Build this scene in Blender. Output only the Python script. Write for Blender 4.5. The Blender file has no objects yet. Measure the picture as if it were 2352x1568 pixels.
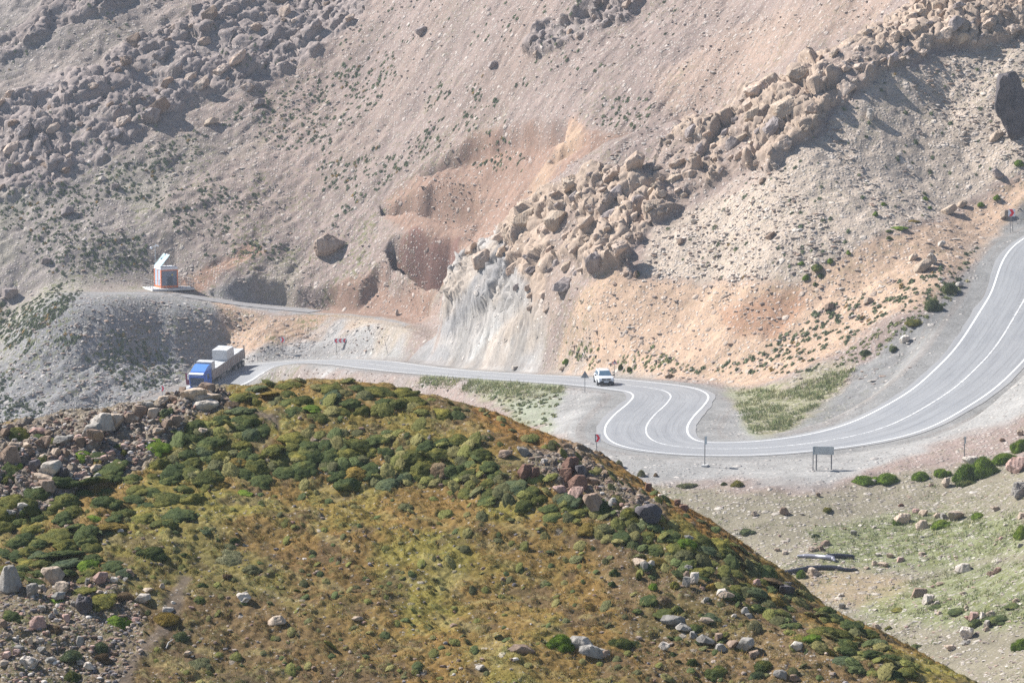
import bpy, bmesh, math, random
import numpy as np
from mathutils import Vector, Matrix
random.seed(7); RNG = np.random.default_rng(7)
S = bpy.context.scene; COL = S.collection
R = math.radians
# ------------------------------------------------------------------ camera, sky, sun, exposure
F = 3000.0                      # focal length in pixels of a 1024 px wide frame
PITCH = R(6.66)
CP, SP = math.cos(PITCH), math.sin(PITCH)
cam = bpy.data.objects.new('camera', bpy.data.cameras.new('camera')); COL.objects.link(cam)
cam.data.sensor_width = 36.0; cam.data.lens = 36.0 * F / 1024
cam.data.clip_start = 1.0; cam.data.clip_end = 5000
cam.location = (0, 0, 0); cam.rotation_euler = (R(90) - PITCH, 0, 0)
S.camera = cam
SUN_EL = R(41)
SUN_DIR = Vector((-0.90 * math.cos(SUN_EL), 0.436 * math.cos(SUN_EL), math.sin(SUN_EL))).normalized()
W = bpy.data.worlds.new('World'); S.world = W; W.use_nodes = True
nt = W.node_tree; nt.nodes.clear()
sky = nt.nodes.new('ShaderNodeTexSky'); sky.sky_type = 'NISHITA'; sky.sun_disc = False
sky.sun_elevation = SUN_EL; sky.sun_rotation = math.atan2(SUN_DIR.x, SUN_DIR.y); sky.altitude = 2500
bg = nt.nodes.new('ShaderNodeBackground'); bg.inputs[1].default_value = 0.075
wo = nt.nodes.new('ShaderNodeOutputWorld')
nt.links.new(sky.outputs[0], bg.inputs[0]); nt.links.new(bg.outputs[0], wo.inputs[0])
sun = bpy.data.objects.new('sun', bpy.data.lights.new('sun', 'SUN')); COL.objects.link(sun)
sun.data.energy = 5.0; sun.data.angle = R(0.5); sun.data.color = (1.0, 0.965, 0.915)
sun.rotation_euler = SUN_DIR.to_track_quat('Z', 'Y').to_euler()
S.view_settings.view_transform = 'Standard'; S.view_settings.look = 'None'
S.view_settings.exposure = 0.86; S.view_settings.gamma = 1.0
S.cycles.use_denoising = False; S.cycles.max_bounces = 6; S.cycles.diffuse_bounces = 2

# ------------------------------------------------------------------ projection helpers
def ray(u, v):
    a = (np.asarray(u, float) - 512) / F; b = (341 - np.asarray(v, float)) / F
    return a, CP + b * SP, -SP + b * CP
def px_Y(u, v, Y):
    x, y, z = ray(u, v); k = Y / y; return x * k, Y + 0 * k, z * k
def px_z(u, v, Z):
    x, y, z = ray(u, v); k = Z / z; return x * k, y * k, Z + 0 * k
def proj(X, Y, Z):
    d = Y * CP - Z * SP; h = Y * SP + Z * CP
    return 512 + F * X / d, 341 - F * h / d
# ------------------------------------------------------------------ numpy noise
def _h(ix, iy, iz, s):
    n = (ix.astype(np.int64) * 374761393 + iy.astype(np.int64) * 668265263 + iz.astype(np.int64) * 2147483647 + s * 1274126177) & 0xffffffff
    n = ((n ^ (n >> 13)) * 1274126177) & 0xffffffff
    n = ((n ^ (n >> 16)) * 2246822519) & 0xffffffff
    return ((n ^ (n >> 15)) & 0xffffff).astype(np.float32) / 16777216.0
def vn(x, y, z=0, s=0):
    z = z + 0 * x
    fx, fy, fz = np.floor(x), np.floor(y), np.floor(z)
    ix, iy, iz = fx.astype(np.int64), fy.astype(np.int64), fz.astype(np.int64)
    tx, ty, tz = x - fx, y - fy, z - fz
    tx = tx * tx * (3 - 2 * tx); ty = ty * ty * (3 - 2 * ty); tz = tz * tz * (3 - 2 * tz)
    o = 0
    for dz in (0, 1):
        wz = tz if dz else 1 - tz
        for dy in (0, 1):
            wy = ty if dy else 1 - ty
            o = o + wz * wy * (_h(ix, iy + dy, iz + dz, s) * (1 - tx) + _h(ix + 1, iy + dy, iz + dz, s) * tx)
    return o * 2 - 1
def fbm(x, y, z=0, oct=4, s=0, g=.5):
    o = 0; a = 1; t = 0
    for k in range(oct):
        o = o + a * vn(x * 2.03 ** k + 17 * k, y * 2.03 ** k + 5 * k, z * 2.03 ** k, s + k); t += a; a *= g
    return o / t * 1.5
def worley(x, y, z, s=0):
    fx, fy, fz = np.floor(x).astype(np.int64), np.floor(y).astype(np.int64), np.floor(z).astype(np.int64)
    f1 = np.full(x.shape, 9., np.float32); f2 = f1.copy(); rid = np.zeros(x.shape, np.float32); tl = rid.copy()
    for i in (-1, 0, 1):
        for j in (-1, 0, 1):
            for k in (-1, 0, 1):
                cx, cy, cz = fx + i, fy + j, fz + k
                px = cx + _h(cx, cy, cz, s + 1); py = cy + _h(cx, cy, cz, s + 2); pz = cz + _h(cx, cy, cz, s + 3)
                d = (px - x) ** 2 + (py - y) ** 2 + (pz - z) ** 2
                nr = d < f1
                f2 = np.where(nr, f1, np.minimum(f2, d)); 
                h = _h(cx, cy, cz, s + 4); h2 = _h(cx, cy, cz, s + 5); h3 = _h(cx, cy, cz, s + 6)
                rid = np.where(nr, h, rid); tl = np.where(nr, (x - px) * (h2 - .5) + (y - py) * (h3 - .5) + (z - pz) * (h - .5), tl); f1 = np.where(nr, d, f1)
    return np.sqrt(f1), np.sqrt(f2), rid, tl
def ss(a, b, x):
    t = np.clip((x - a) / (b - a), 0, 1); return t * t * (3 - 2 * t)
# ------------------------------------------------------------------ thin plate spline
def tps(P):
    P = np.array(P, float); c = P[:, :2]; n = len(P)
    def K(a, b):
        r2 = ((a[:, None, :] - b[None]) ** 2).sum(-1) / 2500. + 1e-9
        return .5 * r2 * np.log(r2)
    A = np.zeros((n + 3, n + 3)); A[:n, :n] = K(c, c) + np.eye(n) * 4e-4
    A[:n, n] = 1; A[:n, n + 1:] = c / 50; A[n, :n] = 1; A[n + 1:, :n] = (c / 50).T
    w = np.linalg.solve(A, np.r_[P[:, 2], 0, 0, 0])
    def f(X, Y):
        sh = np.shape(X); q = np.c_[np.ravel(X), np.ravel(Y)]; o = np.empty(len(q))
        for i in range(0, len(q), 40000):
            b = q[i:i + 40000]; o[i:i + 40000] = K(b, c) @ w[:n] + w[n] + b @ w[n + 1:] / 50
        return o.reshape(sh)
    return f
# ------------------------------------------------------------------ road centre line (pixel, pixel, height, half width)
RC = [(60, 470, -65, 3.9), (120, 436, -61.8, 3.9), (165, 408.5, -59, 3.9), (190, 396, -57.8, 4), (215, 384.5, -56.5, 4.1), (246, 371.3, -55.25, 4.9),
      (271.6, 365.5, -54.5, 5.6), (310, 362., -53.4, 5.2), (354.5, 362, -51.4, 4.5), (392.8, 366.5, -49.8, 4.1), (425, 370, -48.3, 3.9),
      (500, 375.5, -45.4, 3.8), (559, 379, -43.9, 3.8), (594, 381.3, -43.25, 3.8), (635.5, 385.6, -42.7, 3.8), (662, 389.5, -42.5, 3.9),
      (671, 395, -42.4, 3.95), (667, 402.5, -42.4, 3.95), (653.5, 415.5, -42.4, 4), (646, 428, -42.4, 4), (649, 437, -42.4, 4), (660, 443.2, -42.4, 4), (691, 447.6, -42.4, 3.9),
      (739, 448.4, -42.35, 3.9), (803, 443.5, -42.0, 3.9), (875, 430, -41.25, 4.2), (936, 400, -39.4, 3.9), (980, 364, -37.3, 3.9), (1024, 300, -33.0, 3.9), (1062, 235, -27.4, 3.9), (1118, 214, -25.4, 3.9), (1190, 204, -24.3, 3.9), (1362, 177, -21.5, 3.9), (1666, 142, -17.5, 3.9)]
_c = np.array([list(px_z(u, v, z)) + [w] for u, v, z, w in RC])
def resample(P, step=.5, smooth=3.0):
    P = np.asarray(P, float)
    t = np.r_[0, np.cumsum(np.linalg.norm(np.diff(P[:, :2], axis=0), axis=1))]
    q = np.arange(0, t[-1], step)
    # catmull-rom through the knots
    out = np.empty((len(q), P.shape[1])); i = np.clip(np.searchsorted(t, q, side='right') - 1, 0, len(P) - 2)
    m = np.gradient(P, t, axis=0); h = (t[i + 1] - t[i])[:, None]; x = ((q - t[i])[:, None]) / h
    out = (2 * x**3 - 3 * x**2 + 1) * P[i] + (x**3 - 2 * x**2 + x) * h * m[i] + (-2 * x**3 + 3 * x**2) * P[i + 1] + (x**3 - x**2) * h * m[i + 1]
    k = int(smooth / step)
    if k:
        g = np.exp(-.5 * (np.arange(-2 * k, 2 * k + 1) / k) ** 2); g /= g.sum()
        pad = np.pad(out, ((2 * k, 2 * k), (0, 0)), 'reflect', reflect_type='odd')
        out = np.stack([np.convolve(pad[:, j], g, 'valid') for j in range(out.shape[1])], 1)
    return out
ROAD = resample(_c, .5, 1.9)
RT = np.gradient(ROAD[:, :2], axis=0); RT /= np.linalg.norm(RT, axis=1)[:, None]
RN = np.c_[RT[:, 1], -RT[:, 0]]                 # to the right when heading along increasing index
TRK = resample([list(px_Y(u, v, Y)) for u, v, Y in [(100, 292.5, 460), (130, 291.5, 463), (163, 292, 465), (200, 298, 463), (240, 304, 462), (300, 310, 459), (355, 315, 452), (390, 320, 441), (408, 328, 427), (409, 340, 414), (401, 352, 405)]], 1., 3)
def near_line(L, X, Y, mx):
    """distance, height and fraction of the closest point of polyline L"""
    sh = X.shape; x = X.ravel(); y = Y.ravel(); d = np.full(x.shape, 1e3); z = np.zeros(x.shape); sg = np.zeros(x.shape)
    lo = L[:, :2].min(0) - mx; hi = L[:, :2].max(0) + mx
    idx = np.where((x > lo[0]) & (x < hi[0]) & (y > lo[1]) & (y < hi[1]))[0]
    A = L[::2]; T = np.gradient(A[:, :2], axis=0)
    for k in range(0, len(idx), 30000):
        j = idx[k:k + 30000]
        D = (x[j, None] - A[None, :, 0]) ** 2 + (y[j, None] - A[None, :, 1]) ** 2
        m = D.argmin(1); q = A[m]; t = T[m] / np.linalg.norm(T[m], axis=1)[:, None]
        dx = x[j] - q[:, 0]; dy = y[j] - q[:, 1]; al = dx * t[:, 0] + dy * t[:, 1]
        la = np.linalg.norm(T[m], axis=1); nx = A[np.clip(m + 1, 0, len(A) - 1)]; pv = A[np.clip(m - 1, 0, len(A) - 1)]
        lat = dx * t[:, 1] - dy * t[:, 0]
        inner = np.abs(al) < la * 1.5
        d[j] = np.where(inner, np.abs(lat), np.sqrt(D.min(1))); sg[j] = lat
        w_ = (D + .25) ** -4.; z[j] = (w_ @ A[:, 2]) / w_.sum(1)
    return d.reshape(sh), z.reshape(sh), sg.reshape(sh)
# ------------------------------------------------------------------ far terrain: control points
CT = []
def cy(*a):
    for u, v, Y in a: CT.append(px_Y(u, v, Y))
def cz(*a):
    for u, v, z in a: CT.append(px_z(u, v, z))
for i in range(0, len(ROAD), 10):
    CT.append(tuple(ROAD[i, :3]))
for i in range(0, len(TRK), 10):
    CT.append(tuple(TRK[i, :3]))
for u_, Y_, z_ in [(380, 420, -49.9), (380, 430, -49.0), (350, 432, -51.1), (350, 441, -49.9), (320, 440, -52.), (320, 448, -50.6)]: CT.append(((u_ - 512) / 3000 * Y_, Y_, z_))
cy((281.6, 351, 443), (230, 359, 449), (175, 375, 443), (130, 400, 436), (95, 425, 430),
   (90, 330, 450), (50, 380, 440), (20, 420, 430), (0, 440, 425), (-80, 445, 425), (-80, 380, 446), (150, 330, 453), (250, 332, 449), (200, 348, 450),
   (0, 345, 456), (60, 300, 463), (0, 300, 470), (-80, 300, 472))
for u, Y0, v0, sl in [(-120, 474, 290, .6), (0, 472, 285, .6), (80, 471, 280, .6), (160, 471, 280, .6), (240, 469, 285, .6), (310, 467, 286, .6), (370, 458, 290, .6), (420, 446, 300, .62)]:
    z0 = float(px_Y(u, v0, Y0)[2])
    for v in (250, 200, 100, 0, -120, -220):
        CT.append(px_Y(u, v, (sl * Y0 - z0) / (sl + (v + 9) / 3000)))
cy((480, 225, 450), (500, 180, 455), (500, 100, 472), (500, 0, 492), (500, -120, 520), (560, 172, 436), (560, 100, 454), (560, 0, 476), (600, 150, 434), (620, 60, 453), (640, 0, 465), (640, -120, 500), (700, 115, 428), (700, 60, 438), (740, 0, 447), (740, -120, 480),
   (790, 60, 412), (850, 32, 404), (850, -40, 420), (860, -120, 440), (950, -60, 404), (1060, -60, 402), (1150, -60, 398), (1000, -160, 430), (1150, -160, 424))
# ridge and right-hand hillside
cy((403, 351, 409), (412, 335, 411), (421, 318, 411), (440, 288, 409), (456, 262, 407), (425, 353, 402), (450, 350, 394), (450, 315, 401), (470, 340, 385), (475, 290, 393), (500, 362, 364), (500, 300, 381), (492, 238, 393), (600, 372, 341), (600, 300, 352), (600, 230, 364), (600, 163, 377), (560, 192, 383),
   (690, 382, 331), (700, 300, 344), (700, 200, 361), (700, 128, 374), (850, 300, 330), (850, 200, 346), (850, 100, 364), (850, 47, 374), (950, 200, 351), (950, 100, 366), (950, 0, 384),
   (1040, 190, 349), (1040, 100, 360), (1040, 0, 377), (1150, 100, 368), (1150, 0, 385), (1300, 60, 385), (1300, -40, 404), (780, 370, 323), (780, 250, 340), (780, 150, 358), (780, 90, 370))
for u, Y, z in [(440, 417, -44.3), (456, 416, -42.5), (500, 408, -35.5), (560, 402, -30), (600, 400, -28), (700, 396, -21), (780, 388, -14.5), (850, 386, -8.5)]:
    CT.append(((u - 512) / 3000 * Y, Y, z))
cz((760, 420, -42.5), (740, 397, -42.4), (800, 402, -41.6), (850, 398, -40.8)); cy((830, 374, 312), (880, 360, 312), (920, 322, 317), (965, 272, 329), (1005, 225, 345))
# floor in front of the road
cz((520, 400, -43.8), (560, 430, -43.1), (440, 392, -49.6), (400, 383, -51.6), (350, 380, -53.6), (300, 388, -56), (480, 395, -46.2), (600, 470, -42.5), (700, 482, -43), (700, 520, -44.3), (800, 485, -42.5), (820, 560, -44.8),
   (900, 500, -43), (900, 600, -45), (1000, 480, -40.9), (1024, 440, -39.4), (1000, 560, -43), (1024, 640, -44), (980, 680, -45.5), (1000, 720, -46), (1100, 480, -37), (1100, 560, -39.5), (1120, 660, -41), (900, 452, -41.2), (985, 420, -39.2), (1040, 395, -36.8), (1120, 350, -33), (1150, 300, -29))
for p in [(-30, 300, -60), (-55, 350, -66), (-30, 200, -60), (0, 250, -51), (0, 200, -52), (25, 150, -50), (-70, 400, -67), (-110, 430, -66), (-60, 150, -62), (-100, 250, -68), (0, 120, -54), (50, 120, -46), (90, 200, -34), (90, 300, -22), (110, 380, -14)]:
    CT.append(p)
# merge control points that sit too close together
_m = []
for p in CT:
    p = tuple(float(q) for q in p)
    if all((p[0] - q[0]) ** 2 + (p[1] - q[1]) ** 2 > 4 for q in _m): _m.append(p)
H_far = tps(_m)
# ------------------------------------------------------------------ pixel zones (turned into places on the ground)
def pip(poly, u, v):
    ins = np.zeros(u.shape, bool); n = len(poly)
    for i in range(n):
        x1, y1 = poly[i]; x2, y2 = poly[i - 1]
        if y1 == y2: continue
        c = ((y1 > v) != (y2 > v)) & (u < (x2 - x1) * (v - y1) / (y2 - y1) + x1); ins ^= c
    return ins
def dseg(line, u, v):
    d = np.full(u.shape, 1e9)
    for (x1, y1), (x2, y2) in zip(line[:-1], line[1:]):
        L = (x2 - x1) ** 2 + (y2 - y1) ** 2 + 1e-9
        t = np.clip(((u - x1) * (x2 - x1) + (v - y1) * (y2 - y1)) / L, 0, 1)
        d = np.minimum(d, (u - x1 - t * (x2 - x1)) ** 2 + (v - y1 - t * (y2 - y1)) ** 2)
    return np.sqrt(d)
def zone(poly, u, v, soft=4., k=None):
    """soft mask of a polygon given in pixels (k rescales)"""
    if k: poly = [(x * k, y * k) for x, y in poly]
    a = np.array(poly); m = np.zeros(u.shape, np.float32)
    b = np.where((u > a[:, 0].min() - soft) & (u < a[:, 0].max() + soft) & (v > a[:, 1].min() - soft) & (v < a[:, 1].max() + soft))
    if len(b[0]) == 0: return m
    uu, vv = u[b], v[b]; ins = pip(poly, uu, vv); d = dseg(poly + [poly[0]], uu, vv)
    m[b] = ss(-soft, soft, np.where(ins, d, -d)); return m
K = 1024 / 2352.
ZP = dict(
 crag_left=[(-40, 460), (0, 440), (110, 430), (200, 372), (262, 343), (335, 300), (378, 256), (455, 215), (530, 200), (560, 212), (645, 172), (720, 120), (800, 70), (850, 20), (860, -40), (520, -40), (440, 40), (330, 80), (250, 120), (200, 170), (120, 160), (60, 190), (0, 230), (-40, 250)],
 crag_left_b=[(-40, 120), (20, 75), (90, 20), (160, -40), (330, -40), (240, 30), (160, 60), (100, 80), (40, 110)],
 crag_top=[(1205, 128), (1222, 95), (1262, 58), (1312, 30), (1400, -30), (1470, -30), (1436, 42), (1352, 78), (1290, 104), (1235, 132)],
 ridge=[(1050, 600), (1150, 525), (1290, 432), (1420, 382), (1505, 350), (1560, 302), (1640, 290), (1720, 210), (1830, 150), (1900, 110), (2050, 45), (2150, -20), (2400, -20), (2400, 40), (2352, 60), (2250, 100), (2150, 112), (2000, 185), (1900, 250), (1840, 320), (1760, 380), (1700, 402), (1600, 452), (1500, 530), (1455, 590), (1450, 640), (1350, 650), (1275, 685), (1230, 740), (1165, 620)],
 cliff=[(915, 812), (960, 730), (1010, 650), (1050, 595), (1150, 520), (1190, 600), (1240, 690), (1232, 740), (1190, 800), (1150, 860), (1000, 862), (940, 835)],
 cliff_w=[(1030, 800), (1075, 740), (1150, 700), (1225, 735), (1180, 810), (1130, 855), (1050, 850)],
 soil=[(1000, 660), (1020, 600), (960, 560), (900, 520), (870, 470), (960, 400), (1100, 320), (1210, 283), (1315, 262), (1345, 300), (1440, 300), (1530, 318), (1560, 330), (1500, 352), (1420, 382), (1290, 432), (1150, 522), (1050, 600), (990, 690), (950, 735), (870, 722), (740, 712), (720, 690), (760, 640), (880, 620), (930, 650)],
 tan=[(1170, 500), (1200, 450), (1250, 370), (1290, 310), (1315, 270), (1335, 305), (1275, 370), (1250, 420), (1215, 480)],
 red=[(880, 570), (960, 548), (1062, 533), (1045, 598), (1000, 655), (945, 640), (900, 605)],
 scree_l=[(-60, 900), (-60, 770), (60, 735), (150, 690), (210, 672), (420, 700), (560, 715), (600, 760), (540, 820), (430, 870), (330, 930), (100, 1000), (-60, 1000)],
 bank_soil=[(410, 600), (480, 585), (590, 560), (600, 600), (480, 622), (450, 650), (410, 640)],
 embank=[(500, 700), (620, 722), (820, 735), (950, 740), (900, 765), (820, 775), (560, 830), (520, 800)],
 gray_bank=[(478, 628), (560, 640), (660, 655), (710, 690), (700, 700), (600, 692), (490, 678)],
 orange=[(1180, 850), (1240, 760), (1300, 700), (1400, 650), (1480, 645), (1650, 660), (1830, 640), (1990, 560), (2120, 520), (2250, 470), (2352, 400), (2400, 420), (2300, 560), (2150, 680), (1950, 800), (1850, 860), (1700, 885), (1500, 862), (1300, 858)],
 dred=[(1640, 720), (1740, 680), (1830, 650), (1860, 700), (1800, 760), (1700, 770)],
 pale=[(1480, 640), (1500, 540), (1700, 420), (1850, 330), (2000, 190), (2250, 110), (2400, 60), (2400, 350), (2250, 450), (2100, 520), (1980, 560), (1830, 640), (1650, 655)],
 upper_o=[(1560, 300), (1700, 190), (1840, 110), (2030, 30), (2120, -20), (2000, -30), (1700, 60), (1500, 180)],
 grass_r=[(1670, 890), (1800, 900), (1900, 860), (1960, 850), (1900, 920), (1800, 990), (1730, 1010), (1700, 950)],
 grass_m=[(960, 862), (1100, 862), (1300, 885), (1290, 905), (1260, 985), (1180, 970), (1130, 920), (960, 890)],
 gravel=[(1150, 930), (1300, 900), (1400, 890), (1640, 900), (1700, 950), (1760, 1015), (1990, 960), (2352, 500), (2400, 560), (2400, 940), (2200, 1010), (2000, 1080), (1900, 1120), (1500, 1100), (1380, 1070), (1280, 1000)],
 ramp=[(480, 858), (540, 818), (640, 778), (780, 756), (940, 745), (900, 800), (950, 845), (1050, 860), (700, 870), (560, 880)],
 shoulder=[(1760, 1015), (1900, 925), (2040, 795), (2200, 645), (2300, 540), (2352, 470), (2400, 480), (2400, 560), (2100, 880), (1950, 970)],
 track=[(205, 672), (300, 650), (420, 668), (560, 690), (700, 712), (950, 735), (940, 748), (700, 724), (560, 712), (420, 700), (260, 690)],
 junction=[(700, 708), (850, 722), (955, 735), (930, 765), (850, 768), (760, 740)],
 green1=[(1950, 1105), (2060, 1085), (2200, 1090), (2352, 1010), (2400, 1020), (2400, 1060), (2260, 1120), (2150, 1115), (1960, 1120)],
 green2=[(2000, 1360), (2200, 1310), (2400, 1280), (2400, 1430), (2250, 1440), (2100, 1420), (1960, 1400)],
 green3=[(1850, 1230), (2050, 1180), (2352, 1180), (2352, 1270), (2100, 1300), (1900, 1290)],
 floor=[(1380, 1090), (1700, 1130), (1900, 1130), (2352, 1050), (2420, 1600), (1900, 1600), (1500, 1300)],
 rust=[(1800, 1310), (1900, 1290), (2100, 1330), (2050, 1390), (1880, 1380), (1820, 1350)],
 scrub_l=[(-60, 700), (60, 690), (160, 640), (200, 660), (120, 740), (-60, 850)],
)
# hollows: (upper edge, lower edge, depth in metres, rim width px)
PITS = [([(925, 640), (895, 612), (878, 580), (900, 560), (960, 548), (1062, 534)], [(1062, 534), (1045, 600), (1010, 658), (950, 650), (925, 640)], 7.5, 9),
        ([(905, 502), (880, 490), (868, 472), (930, 457), (1010, 428), (1085, 428)], [(1100, 500), (1050, 520), (950, 512), (905, 502)], 4.8, 7),
        ([(940, 410), (1000, 372), (1100, 322), (1205, 286), (1312, 264)], [(1290, 320), (1200, 360), (1080, 390), (1000, 410), (940, 410)], 3.2, 5),
        ([(1250, 358), (1290, 318), (1340, 304)], [(1350, 330), (1300, 360), (1250, 380), (1250, 358)], 2.4, 4),
        ([(1350, 395), (1390, 352), (1440, 330), (1530, 322)], [(1480, 355), (1400, 395), (1350, 405), (1350, 395)], 4.2, 4),
        ([(495, 682), (478, 660), (478, 632), (560, 636), (640, 640), (720, 652), (800, 650), (870, 615), (905, 612), (945, 650), (1000, 658)], [(985, 700), (950, 728), (870, 716), (760, 706), (600, 698), (495, 682)], 3.4, 6)]
# ------------------------------------------------------------------ fan shaped ground sheets
def axis(parts):
    o = []
    for a, b, st in parts: o += list(np.arange(a, b, st))
    return np.array(o + [parts[-1][1]])
TA = axis([(-.34, -.176, .0016), (-.176, .176, .0005), (.176, .34, .0016)])
class Sheet:
    def __init__(s, TA, YS, H):
        s.t, s.ys = TA, YS
        s.Y, s.T = np.meshgrid(YS, TA, indexing='ij'); s.X = s.T * s.Y; s.Z = H(s.X, s.Y)
    def grid_normal(s):
        dXr = np.gradient(s.X, axis=0); dYr = np.gradient(s.Y, axis=0); dZr = np.gradient(s.Z, axis=0)
        dXc = np.gradient(s.X, axis=1); dZc = np.gradient(s.Z, axis=1)
        nx = -dZc / dXc; ny = -(dZr - dZc / dXc * dXr) / dYr; l = np.sqrt(nx * nx + ny * ny + 1)
        return nx / l, ny / l, 1 / l
    def lookup(s):
        u, v = proj(s.X, s.Y, s.Z); s.vm = np.minimum.accumulate(v, axis=0)
    def hit(s, u, v):
        """first ground point seen through pixel u, v -> row, col"""
        a, y, _ = ray(u, v); t = a / y; c = int(np.clip(np.searchsorted(s.t, t), 0, len(s.t) - 1))
        r = int(np.searchsorted(-s.vm[:, c], -v)); r = min(r, len(s.ys) - 1)
        return r, c
    def at(s, u, v):
        r, c = s.hit(u, v); return Vector((s.X[r, c], s.Y[r, c], s.Z[r, c]))
    def nrm(s, u, v):
        r, c = s.hit(u, v); r = min(max(r, 3), len(s.ys) - 4); c = min(max(c, 3), len(s.t) - 4)
        P = lambda i, j: Vector((s.X[i, j], s.Y[i, j], s.Z[i, j]))
        n = (P(r, c + 3) - P(r, c - 3)).cross(P(r + 3, c) - P(r - 3, c)); n.normalize(); return n
    def z_at(s, x, y):
        c = int(np.clip(np.searchsorted(s.t, x / y), 1, len(s.t) - 1)); r = int(np.clip(np.searchsorted(s.ys, y), 1, len(s.ys) - 1))
        fr = (y - s.ys[r - 1]) / (s.ys[r] - s.ys[r - 1]); fc = (x / y - s.t[c - 1]) / (s.t[c] - s.t[c - 1])
        Z = s.Z; return (Z[r - 1, c - 1] * (1 - fc) + Z[r - 1, c] * fc) * (1 - fr) + (Z[r, c - 1] * (1 - fc) + Z[r, c] * fc) * fr
def mesh_from(name, V, Fq, smooth=True):
    me = bpy.data.meshes.new(name); V = np.asarray(V, np.float32); Fq = np.asarray(Fq, np.int32); k = Fq.shape[1]
    me.vertices.add(len(V)); me.vertices.foreach_set('co', V.ravel())
    me.loops.add(Fq.size); me.loops.foreach_set('vertex_index', Fq.ravel())
    me.polygons.add(len(Fq)); me.polygons.foreach_set('loop_start', np.arange(0, Fq.size, k, dtype=np.int32))
    me.polygons.foreach_set('loop_total', np.full(len(Fq), k, np.int32))
    me.update(calc_edges=True)
    me.polygons.foreach_set('use_smooth', np.full(len(Fq), smooth)); return me
def set_col(me, nm, C):
    a = me.color_attributes.new(nm, 'FLOAT_COLOR', 'POINT')
    if C.shape[1] == 3: C = np.c_[C, np.ones(len(C))]
    a.data.foreach_set('color', C.astype(np.float32).ravel())
def link(name, me, mat=None, parent=None, **k):
    o = bpy.data.objects.new(name, me); COL.objects.link(o)
    if mat: me.materials.clear(); me.materials.append(mat)
    if parent: o.parent = parent
    for a, b in k.items(): o[a] = b
    return o
def sheet_obj(name, sh, cols, mat):
    nr, nc = sh.X.shape; i = np.arange(nr * nc).reshape(nr, nc)
    q = np.stack([i[:-1, :-1], i[:-1, 1:], i[1:, 1:], i[1:, :-1]], -1).reshape(-1, 4)
    me = mesh_from(name, np.stack([sh.X, sh.Y, sh.Z], -1).reshape(-1, 3), q)
    for nm, C in cols.items(): set_col(me, nm, C.reshape(-1, C.shape[-1]))
    return link(name, me, mat, kind='structure')
# ------------------------------------------------------------------ materials
def mat(name):
    m = bpy.data.materials.new(name); m.use_nodes = True; t = m.node_tree; b = t.nodes['Principled BSDF']; return m, t, b
class N:
    """tiny node helper"""
    def __init__(s, t): s.t = t
    def n(s, ty, **k):
        o = s.t.nodes.new('ShaderNode' + ty)
        for a, b in k.items():
            if a.startswith('i_'):
                key = a[2:]; key = int(key) if key.isdigit() else key.replace('_', ' ')
                if hasattr(b, 'is_output') or isinstance(b, bpy.types.NodeSocket): s.t.links.new(b, o.inputs[key])
                else: o.inputs[key].default_value = b
            else: setattr(o, a, b)
        return o
    def math(s, op, a, b=0., c=None, clamp=False):
        o = s.t.nodes.new('ShaderNodeMath'); o.operation = op; o.use_clamp = clamp
        for i, x in enumerate((a, b, c)):
            if x is None: continue
            if isinstance(x, bpy.types.NodeSocket): s.t.links.new(x, o.inputs[i])
            else: o.inputs[i].default_value = x
        return o.outputs[0]
    def mix(s, f, a, b, mode='MIX'):
        o = s.t.nodes.new('ShaderNodeMix'); o.data_type = 'RGBA'; o.blend_type = mode
        for i, x in ((0, f), (6, a), (7, b)):
            if isinstance(x, bpy.types.NodeSocket): s.t.links.new(x, o.inputs[i])
            else: o.inputs[i].default_value = x if i == 0 else (*x[:3], 1)
        return o.outputs[2]
    def noise(s, vec, sc, det=4, ro=.55):
        o = s.n('TexNoise', i_Scale=sc, i_Detail=det, i_Roughness=ro); s.t.links.new(vec, o.inputs['Vector']); return o.outputs[0]
    def ramp(s, x, a, b, c=0., d=1.):
        o = s.n('MapRange', i_1=a, i_2=b, i_3=c, i_4=d); s.t.links.new(x, o.inputs[0]); return o.outputs[0]
    def link(s, a, b): s.t.links.new(a, b)
def flat(name, col, rough=.6, metal=0., var=.12, sc=3., spec=.3, bump=0.):
    m, t, b = mat(name); n = N(t); tc = n.n('TexCoord').outputs['Object']
    f = n.noise(tc, sc, 5, .6); k = n.ramp(f, .25, .75, 1 - var, 1 + var)
    c = n.mix(1., col, n.n('CombineColor', i_0=k, i_1=k, i_2=k).outputs[0], 'MULTIPLY')
    n.link(c, b.inputs['Base Color']); b.inputs['Roughness'].default_value = rough; b.inputs['Metallic'].default_value = metal
    b.inputs['Specular IOR Level'].default_value = spec
    if bump:
        bp = n.n('Bump', i_Strength=bump, i_Distance=.02); n.link(n.noise(tc, sc * 6, 5, .6), bp.inputs['Height']); n.link(bp.outputs[0], b.inputs['Normal'])
    return m
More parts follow.
